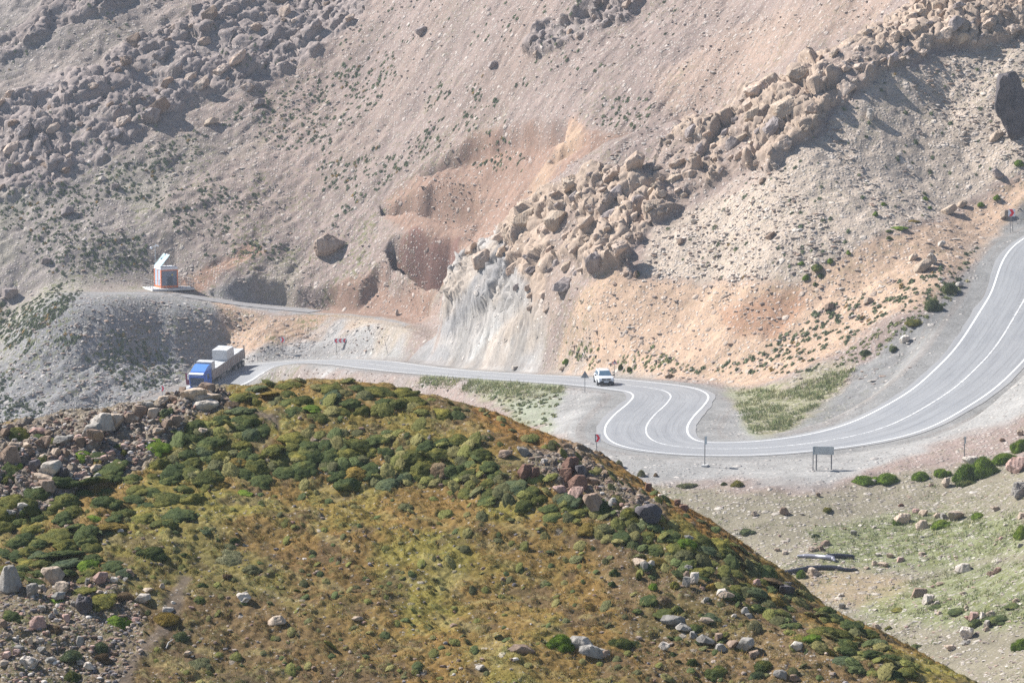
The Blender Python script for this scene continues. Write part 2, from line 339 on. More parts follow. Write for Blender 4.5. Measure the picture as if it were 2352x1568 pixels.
def ground_mat(name, stone_scale, fine, bumpd, stone_lo, stone_hi):
    """Col = soil colour, Msk = (stone cover, bare rock, green cover)"""
    m, t, b = mat(name); n = N(t); ge = n.n('NewGeometry'); P = ge.outputs['Position']
    col = n.n('VertexColor', layer_name='Col').outputs[0]; mk = n.n('SeparateColor'); n.link(n.n('VertexColor', layer_name='Msk').outputs[0], mk.inputs[0])
    dens, rock, green = mk.outputs
    # wobble the coordinates a little so that cells are not regular
    wob = n.n('TexNoise', i_Scale=stone_scale * .8, i_Detail=2.); n.link(P, wob.inputs['Vector'])
    P2 = n.n('VectorMath', operation='MULTIPLY_ADD'); n.link(wob.outputs['Color'], P2.inputs[0]); P2.inputs[1].default_value = (.5 / stone_scale,) * 3; n.link(P, P2.inputs[2])
    big = n.noise(P, .09, 5, .6); mid = n.noise(P, .6, 5, .65); fin = n.noise(P, fine, 4, .7)
    k = n.math('ADD', n.ramp(big, .3, .7, -.16, .16), n.ramp(mid, .25, .75, -.2, .2)); k = n.math('ADD', k, n.ramp(fin, .2, .8, -.34, .34)); k = n.math('ADD', k, 1.)
    base = n.mix(1., col, n.n('CombineColor', i_0=k, i_1=k, i_2=n.math('MULTIPLY', k, .98)).outputs[0], 'MULTIPLY')
    # lichens / darker weather streaks on bare rock
    rs = n.noise(P, 1.6, 6, .7); base = n.mix(n.math('MULTIPLY', rock, n.ramp(rs, .42, .62, 0., .55)), base, n.mix(1., base, (.58, .56, .58), 'MULTIPLY'))
    h = n.math('MULTIPLY', fin, .35)
    for i, (sc, w) in enumerate(((stone_scale, 1.), (stone_scale * 2.3, .6), (stone_scale * .45, .8))):
        v = n.n('TexVoronoi', i_Scale=sc, i_Randomness=1.); n.link(P2.outputs[0], v.inputs['Vector'])
        sp = n.n('SeparateColor'); n.link(v.outputs['Color'], sp.inputs[0])
        on = n.math('LESS_THAN', sp.outputs[0], n.math('MULTIPLY', dens, w * (.62 if i < 2 else .16)))
        edge = n.ramp(v.outputs['Distance'], .52, .40, 0., 1.)
        a = n.math('MULTIPLY', on, edge)
        sc_ = n.mix(sp.outputs[1], stone_lo, stone_hi); sc_ = n.mix(.45, sc_, col)
        base = n.mix(a, base, sc_)
        h = n.math('ADD', h, n.math('MULTIPLY', n.math('MULTIPLY', a, n.ramp(v.outputs['Distance'], .5, .0, .3, 1.)), (.8, .45, 1.6)[i]))
    # sparse green growth
    gv = n.noise(P, stone_scale * .55, 4, .65); ga = n.math('MULTIPLY', n.ramp(gv, .50, .60, 0., 1.), green)
    gc = n.mix(n.noise(P, stone_scale * .3, 3), (.10, .12, .045), (.17, .17, .06)); base = n.mix(ga, base, gc)
    n.link(base, b.inputs['Base Color']); b.inputs['Roughness'].default_value = .9; b.inputs['Specular IOR Level'].default_value = .12
    bp = n.n('Bump', i_Strength=1., i_Distance=bumpd); n.link(h, bp.inputs['Height']); n.link(bp.outputs[0], b.inputs['Normal'])
    return m
def attr_mat(name, rough=.85, var=.25, sc=8., bump=.0, rnd=.0, trans=0., spec=.15):
    """colour from the Col attribute, varied by noise"""
    m, t, b = mat(name); n = N(t); tc = n.n('TexCoord').outputs['Object']
    c = n.n('VertexColor', layer_name='Col').outputs[0]; k = n.ramp(n.noise(tc, sc, 5, .65), .25, .75, 1 - var, 1 + var)
    if rnd:
        k = n.math('MULTIPLY', k, n.ramp(n.n('ObjectInfo').outputs['Random'], 0, 1, 1 - rnd, 1 + rnd))
    c = n.mix(1., c, n.n('CombineColor', i_0=k, i_1=k, i_2=k).outputs[0], 'MULTIPLY'); n.link(c, b.inputs['Base Color'])
    b.inputs['Roughness'].default_value = rough; b.inputs['Specular IOR Level'].default_value = spec
    if bump:
        bp = n.n('Bump', i_Strength=bump, i_Distance=.05); n.link(n.noise(tc, sc * 2, 6, .65), bp.inputs['Height']); n.link(bp.outputs[0], b.inputs['Normal'])
    return m
def rock_mat(name, c1, c2, sc=1.2, bump=.8, dist=.08):
    m, t, b = mat(name); n = N(t); P = n.n('NewGeometry').outputs['Position']; oi = n.n('ObjectInfo').outputs['Random']
    f = n.noise(P, sc, 6, .65); c = n.mix(n.ramp(f, .35, .65), c1, c2)
    k = n.ramp(oi, 0, 1, .82, 1.16); f2 = n.noise(P, sc * 7, 4, .7); k = n.math('MULTIPLY', k, n.ramp(f2, .25, .75, .78, 1.22))
    c = n.mix(1., c, n.n('CombineColor', i_0=k, i_1=k, i_2=k).outputs[0], 'MULTIPLY')
    w = n.n('TexWave', i_Scale=sc * .8, i_Distortion=6., i_Detail=4.); n.link(P, w.inputs['Vector'])
    c = n.mix(n.ramp(w.outputs['Fac'], .0, .2, .35, 0.), c, n.mix(1., c, (.45, .42, .42), 'MULTIPLY'))
    n.link(c, b.inputs['Base Color']); b.inputs['Roughness'].default_value = .88; b.inputs['Specular IOR Level'].default_value = .15
    h = n.math('ADD', f, n.math('MULTIPLY', f2, .4)); h = n.math('ADD', h, n.math('MULTIPLY', w.outputs['Fac'], .25))
    bp = n.n('Bump', i_Strength=bump, i_Distance=dist); n.link(h, bp.inputs['Height']); n.link(bp.outputs[0], b.inputs['Normal']); return m
# ================================================================== FAR GROUND: valley floor, mountain side, rocky spur
FS = Sheet(TA, axis([(118, 190, 1.5), (190, 300, .45), (300, 480, .25), (480, 575, .32), (575, 680, 1.0)]), H_far)
ST = (math.cos(R(41)), math.sin(R(41)))          # direction in which the beds run, seen from above
def build_far():
    s = FS; u, v = proj(s.X, s.Y, s.Z); X, Y = s.X, s.Y; lim = np.interp(u, [400, 490, 560, 700], [415, 414, 404, 401]); s.lim = lim
    wu = u + 7 * fbm(X / 5, Y / 5, 0, 4, 11); wv = v + 7 * fbm(X / 5, Y / 5, 0, 4, 23)
    dr, zr, sg = near_line(ROAD, X, Y, 30); dt, zt, _ = near_line(TRK, X, Y, 16)
    hw = 6.
    # macro relief
    ridge_top = s.Y < lim                       # spur in front of the gully
    pit = 0
    for top, bot, A, w in PITS:
        poly = [(x * K, y * K) for x, y in top + bot]; tp = [(x * K, y * K) for x, y in top]; bt = [(x * K, y * K) for x, y in bot]
        uu = u + 3.2 * fbm(X / 4, Y / 4, 0, 2, 5); vv = v + 3.2 * fbm(X / 4, Y / 4, 0, 2, 6)
        a = np.array(poly); b = np.where((u > a[:, 0].min() - 3) & (u < a[:, 0].max() + 3) & (v > a[:, 1].min() - 3) & (v < a[:, 1].max() + 3) & ~ridge_top)
        ins = pip(poly, uu[b], vv[b]); d1 = dseg(tp, uu[b], vv[b]); d2 = dseg(bt, uu[b], vv[b])
        g = np.zeros(X.shape); g[b] = ins * A * ss(0, w, d1) * ss(0, 14, d2); pit = pit + g
    flat_r = ss(hw + .3, hw + 7, dr); wt = np.interp(u, [175, 225], [4.6, 2.6]); flat_t = ss(0, 1, (dt - wt) / np.interp(u, [175, 240], [13., 5.])); free = flat_r * flat_t
    crag = np.maximum(zone(ZP['crag_left'], wu, wv, 5, K), zone(ZP['crag_left_b'], wu, wv, 5, K)); crag = np.maximum(crag, zone(ZP['crag_top'], wu, wv, 3, K)) * ~ridge_top
    gaps = ss(-.4, -.05, fbm(X / 9, Y / 9, s.Z / 6, 3, 61)); crag_l = crag * (.35 + .65 * gaps)
    rg = zone(ZP['ridge'], wu, wv, 3.5, K) * (s.Y < lim); gaps2 = ss(-.6, -.3, fbm(X / 7, Y / 7, s.Z / 5, 3, 77)); rg = rg * (.3 + .7 * gaps2)
    cl = zone(ZP['cliff'], wu, wv, 3, K) * (s.Y < lim); cw = zone(ZP['cliff_w'], wu, wv, 7, K) * (s.Y < lim)
    rocky = np.maximum(crag_l, rg)
    amp = .55 + .45 * ss(300, 420, Y)
    q1 = X * ST[0] + Y * ST[1]; q2 = -X * ST[1] + Y * ST[0]
    n = 1.15 * fbm(X / 16, Y / 16, 0, 3, 1) + .25 * fbm(q1 / 5, q2 / 3, 0, 3, 2) + .30 * fbm(X / 1.7, Y / 1.7, 0, 3, 3)
    n = n * np.where(v > 400, .6, 1.) * (1 - .5 * zone(ZP['gravel'], u, v, 6, K))
    up = n * free * (1 - .95 * cl)
    # broken benches and gullies on the loose slopes
    g = np.abs(fbm(q1 / 14, q2 / 3.2, 0, 3, 31)); up -= .16 * (1 - ss(0, .18, g)) * free * ss(400, 430, Y)
    s.Z = s.Z + up * amp - pit
    zt2 = zt - .03; s.Z = np.where(dt < 900, s.Z * flat_t + zt2 * (1 - flat_t), s.Z)
    s.Z = np.where(dr < 900, s.Z * ss(6.4, 10, dr) + (zr - .035) * (1 - ss(6.4, 10, dr)), s.Z)
    # solid rock pushed out along the surface normal as jointed blocks
    nx, ny, nz = s.grid_normal()
    m = np.where((rocky > .01) | (cl > .01)); x, y, z = X[m], Y[m], s.Z[m]
    def blocks(sc, e, sd):
        a = (x * ST[0] + y * ST[1] + z * .5) / (sc * e); b_ = (-x * ST[1] + y * ST[0]) / sc; c = (z - .3 * y) / (sc * 1.15)
        w = .35; a = a + w * vn(x / sc, y / sc, z / sc, sd); b_ = b_ + w * vn(x / sc, y / sc, z / sc, sd + 1); c = c + w * vn(x / sc, y / sc, z / sc, sd + 2)
        f1, f2, rid, tl = worley(a, b_, c, sd); e_ = f2 - f1; return .22 * np.sqrt(np.clip(e_ * 1.5, 0, 1)) + .6 * ss(0, .10, e_) + tl * 2.3, rid
    b1, r1 = blocks(3.6, 1.5, 100); b2, r2 = blocks(1.5, 1.35, 200); b3, r3 = blocks(.62, 1.3, 300)
    D = (b1 * 1.5 + r1 * 2.6 - 1.2) + (b2 * .62 + r2 * .8 - .4) + (b3 * .26 + r3 * .3 - .14) + .9 * fbm(x / 5, y / 5, z / 5, 3, 88)
    rk = rocky[m]; D = D * rk * free[m] * np.where(Y[m] > s.lim[m], .5, .62)
    c_ = cl[m] * (1 - rk); # the pale cliff: ribs running down its face
    al = (x * .6 + z * .8); ac = x * .8 - z * .6
    Dc = 2.1 * fbm(ac / 2.8, al / 9, y / 40, 4, 41) + .7 * np.abs(fbm(ac / .9, al / 4, 0, 3, 43)) + .35 * (b3 - .5) + 1.1 * (b2 - .5) + 1.3 * (b1 - .5)
    D = D + Dc * c_ * free[m]
    side = ss(0, 4, D + 2)
    s.X[m] += nx[m] * D * .9; s.Y[m] += ny[m] * D * .9; s.Z[m] += nz[m] * D
    # ---- colours: zones of soil and rock
    C = np.empty(X.shape + (3,), np.float32); C[:] = (.265, .204, .182)
    def lay(c, m, f=1.):
        m = (m * f)[..., None]; C[:] = C * (1 - m) + np.array(c, np.float32) * m
    far = s.Y > lim; near = ~far; big = fbm(X / 22, Y / 22, 0, 3, 51)
    lay((.25, .215, .198), ss(330, 60, u + 30 * big) * far)
    lay((.30, .285, .215), ss(.1, .6, fbm(X / 12, Y / 12, 0, 4, 52)) * ss(100, 200, v) * far, .35)
    lay((.35, .255, .20), ss(.05, .5, fbm(q1 / 26, q2 / 9, 0, 3, 53)) * far, .18)
    z = lambda k, sft=5.: zone(ZP[k], wu, wv, sft, K)
    lay((.30, .25, .232), crag); 
    lay((.27, .178, .138), z('soil') * far); lay((.40, .28, .20), z('tan') * far, .9); lay((.185, .105, .088), z('red', 3) * far, .95)
    lay((.232, .228, .232), z('scree_l', 7) * far); lay((.30, .27, .235), z('scrub_l', 7) * far, .6)
    lay((.34, .20, .14), z('bank_soil', 4) * far, .8); lay((.385, .265, .19), z('embank', 7) * far); lay((.25, .235, .23), z('gray_bank', 3) * far, .9)
    lay((.44, .36, .295), z('pale', 7) * near); lay((.36, .26, .205), z('upper_o', 9) * far, .55)
    lay((.43, .305, .222), z('orange', 6) * near); lay((.33, .19, .125), z('dred', 7) * near, .8)
    lay((.43, .335, .265), rg); lay((.39, .365, .345), cl); lay((.60, .59, .57), cw * near, .7); lay((.40, .33, .27), cl * ss(.05, .4, fbm((X * .8 - s.Z * .6) / 1.8, (X * .6 + s.Z * .8) / 9, 0, 4, 92)), .7); lay((.25, .25, .262), cl * ss(.0, .4, fbm((X * .8 - s.Z * .6) / 2.2, (X * .6 + s.Z * .8) / 8, 0, 4, 95)), .6)
    lay((.34, .33, .325), z('ramp', 5)); lay((.38, .31, .245), z('junction', 5), .8); lay((.27, .262, .262), z('track', 3))
    fl = z('floor', 6); lay((.215, .19, .14), fl); lay((.31, .30, .29), z('gravel', 6)); lay((.215, .21, .208), z('shoulder', 5)); lay((.36, .24, .13), z('rust', 6), .35)
    lay((.235, .23, .225), (1 - ss(5, 9.5, dr + 1.6 * fbm(X / 3, Y / 3, 0, 3, 9))), .9)
    tr = ss(.1, .5, fbm(sg / .55, q1 * 0 + X / 14, 0, 3, 19)) * (1 - ss(6, 12, dr)); lay((.22, .185, .165), tr, .35)
    lay((.30, .31, .17), z('grass_r', 9), .6); lay((.24, .27, .14), z('grass_m', 6), .5); lay((.17, .22, .08), np.maximum(z('green2', 8), z('green3', 8)), .45)
    # stone cover, rock, green cover
    M = np.zeros(X.shape + (3,), np.float32); g1 = fbm(X / 6, Y / 6, 0, 4, 71)
    st = np.full(X.shape, .62); soil = np.maximum.reduce([z('soil') * far * .75, z('tan'), z('orange') * .45 * near]); st *= 1 - .6 * soil
    st = np.maximum(st, .95 * z('pale', 9) * near); st = np.where(v > 440, .5 + .3 * g1, st); st *= 1 - .85 * (1 - ss(5, 8, dr)); st *= (1 - .6 * z('gravel')) * (1 - .6 * z('shoulder')); st *= 1 - .8 * z('track', 3)
    M[..., 0] = np.clip(st * (1 - .85 * np.maximum(rocky, cl)), 0, 1); M[..., 1] = np.clip(np.maximum(rocky, cl * .6), 0, 1)
    gr = .22 + .55 * ss(0, .6, g1); gr = np.where(far, gr * (.35 + .65 * ss(60, 230, v) * ss(560, 380, u)), gr * .35); gr = gr + .5 * z('scrub_l', 8) * far
    gr = gr + .25 * (fl * ss(0, .5, g1)) + .8 * z('grass_r') + .6 * z('grass_m') + .6 * z('green2', 8) + .55 * z('green3', 8)
    gr *= (1 - .8 * z('soil') * far) * (1 - np.maximum(rocky, cl)) * ss(5.2, 8, dr) * (1 - .9 * z('gravel')) * (1 - z('track', 3)) * (1 - .8 * z('ramp'))
    M[..., 2] = np.clip(gr, 0, 1); s.rocky = rocky
    s.cl = cl; s.lookup(); return C, M
C_, M_ = build_far()
M_far = ground_mat('scree_and_soil', 2.4, 3.2, .16, (.22, .19, .17), (.66, .60, .54))
terrain = sheet_obj('mountain_terrain', FS, {'Col': C_, 'Msk': M_}, M_far)
# ================================================================== NEAR HILL
NC = []
CREST = [(-60, 440, 118), (0, 432, 118), (60, 424, 119), (130, 415, 120), (190, 404, 121), (250, 391, 122), (300, 387, 122), (350, 387, 122), (400, 390, 122), (440, 400, 121), (490, 414, 119.5), (520, 433, 118), (560, 450, 116.5), (600, 470, 115), (640, 489, 113.5), (680, 510, 112),
         (740, 547, 110), (770, 577, 108.5), (800, 600, 107), (850, 627, 105), (890, 650, 103), (930, 672, 101), (955, 685, 99.5), (990, 720, 97)]
for u, v, Y in CREST:
    x, y, z = px_Y(u, v, Y); NC.append((x, y, z))
    for dy, dz in ((7, -1.6), (16, -7), (32, -17), (52, -34)):
        NC.append((x * (Y + dy) / Y, Y + dy, z + dz))
for u, v, Y in [(-60, 560, 106), (0, 500, 112), (0, 560, 107), (150, 500, 112), (300, 480, 114), (450, 500, 112.6), (600, 560, 107.8), (750, 620, 103), (0, 620, 102), (200, 600, 104), (400, 600, 104.5), (560, 640, 101),
                (0, 690, 98), (200, 690, 98.3), (400, 690, 98), (600, 690, 97.5), (750, 690, 97.7), (880, 700, 97), (-60, 690, 98), (0, 790, 92), (300, 790, 92), (600, 790, 91.5), (900, 790, 91), (1000, 800, 91), (0, 1000, 80), (400, 1000, 80), (900, 1000, 79), (0, 1400, 62), (900, 1400, 61), (-250, 450, 117), (-400, 700, 98), (-250, 1000, 80)]:
    NC.append(px_Y(u, v, Y))
for p in [(24, 97, -29), (30, 105, -35), (34, 90, -30), (26, 80, -25), (40, 120, -48), (-45, 120, -19), (-50, 150, -33), (-50, 175, -52), (45, 175, -60)]: NC.append(p)
H_near = tps([tuple(float(q) for q in p) for p in NC])
NS = Sheet(TA, axis([(58, 93, 1.), (93, 125, .05), (125, 140, .3), (140, 178, 1.2)]), H_near)
KN = K
ZN = dict(rocks=[(-60, 1000), (0, 985), (180, 950), (330, 930), (430, 880), (520, 900), (540, 935), (440, 960), (400, 1010), (330, 1060), (180, 1120), (100, 1180), (-60, 1190)],
          stones=[(-60, 1340), (100, 1340), (250, 1330), (330, 1400), (320, 1500), (260, 1570), (-60, 1600)],
          rocks2=[(1190, 1040), (1330, 1040), (1420, 1100), (1520, 1180), (1500, 1220), (1380, 1180), (1240, 1120)],
          bare=[(520, 930), (640, 960), (640, 980), (530, 950)], trail=[(240, 1580), (330, 1480), (395, 1360), (420, 1320), (440, 1330), (420, 1400), (350, 1500), (280, 1590)],
          bare2=[(700, 990), (860, 1040), (830, 1060), (700, 1010)], edge=[(1080, 905), (1180, 950), (1300, 1030), (1400, 1070), (1600, 1170), (1750, 1260), (1700, 1270), (1560, 1200), (1400, 1120), (1250, 1060), (1080, 960)],
          low=[(-60, 1400), (500, 1450), (1300, 1520), (2200, 1600), (2200, 1700), (-60, 1700)], right=[(1350, 1200), (1500, 1240), (1800, 1400), (2100, 1580), (1500, 1600), (1400, 1400)])
def build_near():
    s = NS; X, Y = s.X, s.Y; u, v = proj(X, Y, s.Z); wu = u + 9 * fbm(X / 2, Y / 2, 0, 4, 11); wv = v + 7 * fbm(X / 2, Y / 2, 0, 4, 12)
    z = lambda k, sft=5.: zone(ZN[k], wu, wv, sft, K)
    rk = np.maximum(z('rocks', 5), .8 * z('rocks2', 6))
    # down-slope direction to the lower right: small terraces and tussocks elongated along it
    c, sn = math.cos(R(-38)), math.sin(R(-38)); p = X * c + Y * sn; q = -X * sn + Y * c
    h = .30 * fbm(X / 5, Y / 5, 0, 3, 1) + .11 * fbm(X / 1.3, Y / 1.3, 0, 3, 2)
    t = fbm(p / .55, q / .28, 0, 3, 3); h = h + .085 * ss(-.1, .45, t) + .035 * fbm(X / .16, Y / .16, 0, 2, 4)
    h = h * (1 - .6 * z('trail', 4))
    m = np.where(rk > .02); f1, f2, r1, tl = worley(X[m] / 1.0 + .3 * vn(X[m], Y[m]), Y[m] / .9, s.Z[m] * 0, 5); g1, g2, r2, _ = worley(X[m] / .38, Y[m] / .35, X[m] * 0, 9)
    h[m] += rk[m] * (.3 * r1 * ss(0, .15, f2 - f1) + .3 * tl + .1 * r2 * ss(0, .2, g2 - g1))
    s.Z = s.Z + h * ss(60, 90, Y); s.tuss = ss(-.1, .4, t)
    C = np.empty(X.shape + (3,), np.float32); C[:] = (.20, .128, .042)
    def lay(cc, m, f=1.):
        m = (m * f)[..., None]; C[:] = C * (1 - m) + np.array(cc, np.float32) * m
    a = fbm(X / 3.2, Y / 3.2, 0, 4, 21); b = fbm(X / 2.5, Y / 2.5, 0, 4, 22); c2 = fbm(X / 1.1, Y / 1.1, 0, 4, 23)
    lay((.20, .18, .04), ss(-.2, .4, a), .7); lay((.22, .12, .036), ss(.1, .5, b), .35); lay((.09, .062, .042), ss(.12, .45, c2), .6)
    lay((.10, .07, .048), ss(520, 640, v - 60 * c2) * ss(420, 250, u), .55)
    lay((.30, .25, .11), ss(.3, .6, fbm(p / 1.6, q / .5, 0, 3, 24)), .4)
    lay((.25, .125, .038), z('edge', 6), .85); lay((.15, .10, .06), z('right', 9), .6)
    lay((.15, .115, .088), np.maximum.reduce([z('bare', 3), z('bare2', 3), z('trail', 4)]), .85)
    lay((.20, .165, .135), rk, .85); lay((.16, .125, .095), z('stones', 8), .6)
    tr = dseg([(640 * K, 870 * K), (570 * K, 960 * K), (700 * K, 1010 * K), (900 * K, 1060 * K)], u, v); 
    M = np.zeros(X.shape + (3,), np.float32); M[..., 0] = np.clip(.10 + .75 * z('stones', 9) + .9 * rk + .15 * z('right'), 0, 1); M[..., 1] = rk * .5
    M[..., 2] = np.clip((.5 + .4 * a) * (1 - rk) * (1 - z('trail')) * ss(-.2, .3, t), 0, .8); s.bare = np.clip(rk + z('trail') + .5 * z('bare') + .6 * z('bare2') + .55 * z('stones', 8), 0, 1); s.col = C
    s.lookup(); return C, M
Cn, Mn = build_near()
M_near = ground_mat('hill_turf_and_soil', 7.5, 14., .035, (.17, .15, .13), (.50, .45, .40))
near_hill = sheet_obj('near_hill', NS, {'Col': Cn, 'Msk': Mn}, M_near)
# ================================================================== ROAD
def ribbon(name, L, a, b, zoff, mat_, i0=0, i1=None, kind=None, parent=None, nac=2, var=0, seedv=0, extra=None):
    """strip of the road between lateral offsets a and b (metres or arrays)"""
    P = L[i0:i1]; T = np.gradient(P[:, :2], axis=0); T /= np.linalg.norm(T, axis=1)[:, None]; Nn = np.c_[T[:, 1], -T[:, 0]]
    w = np.linspace(0, 1, nac); a = np.broadcast_to(a, len(P)); b = np.broadcast_to(b, len(P))
    off = a[:, None] * (1 - w) + b[:, None] * w; V = np.empty((len(P), nac, 3)); V[..., :2] = P[:, None, :2] + off[..., None] * Nn[:, None]; V[..., 2] = near_line(L, V[..., 0], V[..., 1], 12)[1] + zoff
    i = np.arange(len(P) * nac).reshape(len(P), nac); q = np.stack([i[:-1, 0:-1], i[:-1, 1:], i[1:, 1:], i[1:, :-1]], -1).reshape(-1, 4)
    me = mesh_from(name, V.reshape(-1, 3), q[:, ::-1]); s = np.arange(len(P)) * .5
    set_col(me, 'Road', np.stack([off / 10 + .5, np.broadcast_to((s / 1000)[:, None], off.shape), off * 0], -1).reshape(-1, 3))
    o = link(name, me, mat_, parent);
    if kind: o['kind'] = kind
    return o
def road_mat():
    m, t, b = mat('worn_asphalt'); n = N(t); P = n.n('NewGeometry').outputs['Position']; sp = n.n('SeparateColor'); n.link(n.n('VertexColor', layer_name='Road').outputs[0], sp.inputs[0])
    off = n.math('MULTIPLY', n.math('SUBTRACT', sp.outputs[0], .5), 10.); s = n.math('MULTIPLY', sp.outputs[1], 1000.)
    cv = n.n('CombineXYZ', i_0=n.math('MULTIPLY', off, 1.), i_1=n.math('MULTIPLY', s, .045)).outputs[0]
    st = n.noise(cv, 1.4, 5, .7); f = n.noise(P, 5., 5, .7); bg_ = n.noise(P, .25, 4, .6)
    base = n.mix(n.ramp(st, .3, .7), (.22, .225, .235), (.325, .33, .335)); base = n.mix(n.ramp(bg_, .3, .7, 0, .35), base, (.37, .368, .36))
    # polished wheel tracks and dark sealed cracks running along the lanes
    wob = n.math('MULTIPLY', n.math('SUBTRACT', n.noise(n.n('CombineXYZ', i_0=n.math('MULTIPLY', s, .35)).outputs[0], 1., 5, .75), .5), .5)
    o2 = n.math('ADD', off, wob)
    for c, wd, dk in ((-3.1, .05, .55), (-2.55, .045, .45), (-1.9, .05, .6), (-1.55, .04, .4), (-.95, .06, .5), (.75, .06, .6), (1.2, .04, .45), (1.75, .05, .5), (2.35, .055, .6), (2.9, .04, .4)):
        d = n.math('ABSOLUTE', n.math('SUBTRACT', o2, c)); a = n.ramp(d, wd * .6, wd * 1.8, dk * .6, 0.)
        a = n.math('MULTIPLY', a, n.ramp(n.noise(n.n('CombineXYZ', i_0=n.math('MULTIPLY', s, .12), i_1=c * 7.).outputs[0], 1., 3), .38, .55, .0, 1.))
        base = n.mix(a, base, (.15, .148, .15))
    ed = n.ramp(n.math('ABSOLUTE', off), 3.95, 5., 0., 1.); ed = n.math('MULTIPLY', ed, n.ramp(n.noise(P, 1.3, 5, .7), .3, .62)); base = n.mix(ed, base, (.33, .315, .30))
    k = n.ramp(f, .2, .8, .86, 1.14); base = n.mix(1., base, n.n('CombineColor', i_0=k, i_1=k, i_2=k).outputs[0], 'MULTIPLY')
    n.link(base, b.inputs['Base Color']); b.inputs['Roughness'].default_value = .62; b.inputs['Specular IOR Level'].default_value = .35
    bp = n.n('Bump', i_Strength=.5, i_Distance=.02); n.link(f, bp.inputs['Height']); n.link(bp.outputs[0], b.inputs['Normal']); return m
def paint_mat(name, wear):
    m, t, b = mat(name); n = N(t); P = n.n('NewGeometry').outputs['Position']; f = n.noise(P, 3.2, 6, .75)
    c = n.mix(n.ramp(f, wear, wear + .16), (.42, .42, .42), (.86, .86, .84)); n.link(c, b.inputs['Base Color']); b.inputs['Roughness'].default_value = .6; return m
HW = ROAD[:, 3]
edge_n = .15 * fbm(np.arange(len(ROAD)) / 9., np.zeros(len(ROAD)), 0, 3, 5)
road = ribbon('road', ROAD, -HW - .75 - edge_n, HW + .75 + edge_n, 0.0, road_mat(), kind='structure', nac=13)
PM, PM2 = paint_mat('road_paint', .30), paint_mat('worn_road_paint', .42)
for nm, c, w, m_ in (('road_marking', -HW, .075, PM), ('road_marking', HW, .075, PM), ('road_marking', HW * 0, .07, PM2)):
    ribbon(nm, ROAD, c - w * 1.25, c + w * 1.25, .012, m_, kind='structure')
TR0 = int(np.argmax(proj(TRK[:, 0], TRK[:, 1], TRK[:, 2])[0] > 178))
TRI = int(np.argmax(proj(TRK[:, 0], TRK[:, 1], TRK[:, 2])[0] > 318))
ribbon('dirt_track', TRK, -1.7 - .4 * vn(np.arange(TR0, TRI) / 4., np.zeros(TRI - TR0)), 1.7 + .4 * vn(np.arange(TR0, TRI) / 5., np.ones(TRI - TR0)), .05, flat('grey_gravel_track', (.275, .265, .262), .9, var=.25, sc=1.2, spec=.1, bump=.4), kind='structure', nac=5, i0=TR0, i1=TRI)
# ================================================================== HAZE
def haze():
    me = bpy.data.meshes.new('haze'); bm = bmesh.new(); bmesh.ops.create_cube(bm, size=1.); 
    for v in bm.verts: v.co = ((v.co.x) * 560, 345 + v.co.y * 700 if True else 0, 20 + v.co.z * 250)
    bm.to_mesh(me); bm.free(); m = bpy.data.materials.new('thin_blue_haze'); m.use_nodes = True; t = m.node_tree; t.nodes.clear()
    pv = t.nodes.new('ShaderNodeVolumePrincipled'); pv.inputs['Color'].default_value = (.80, .88, 1., 1); pv.inputs['Density'].default_value = .0002; pv.inputs['Anisotropy'].default_value = .0
    o = t.nodes.new('ShaderNodeOutputMaterial'); t.links.new(pv.outputs[0], o.inputs['Volume']); m.cycles.homogeneous_volume = True
    h = link('haze', me, m); h['kind'] = 'stuff'; return h
haze()
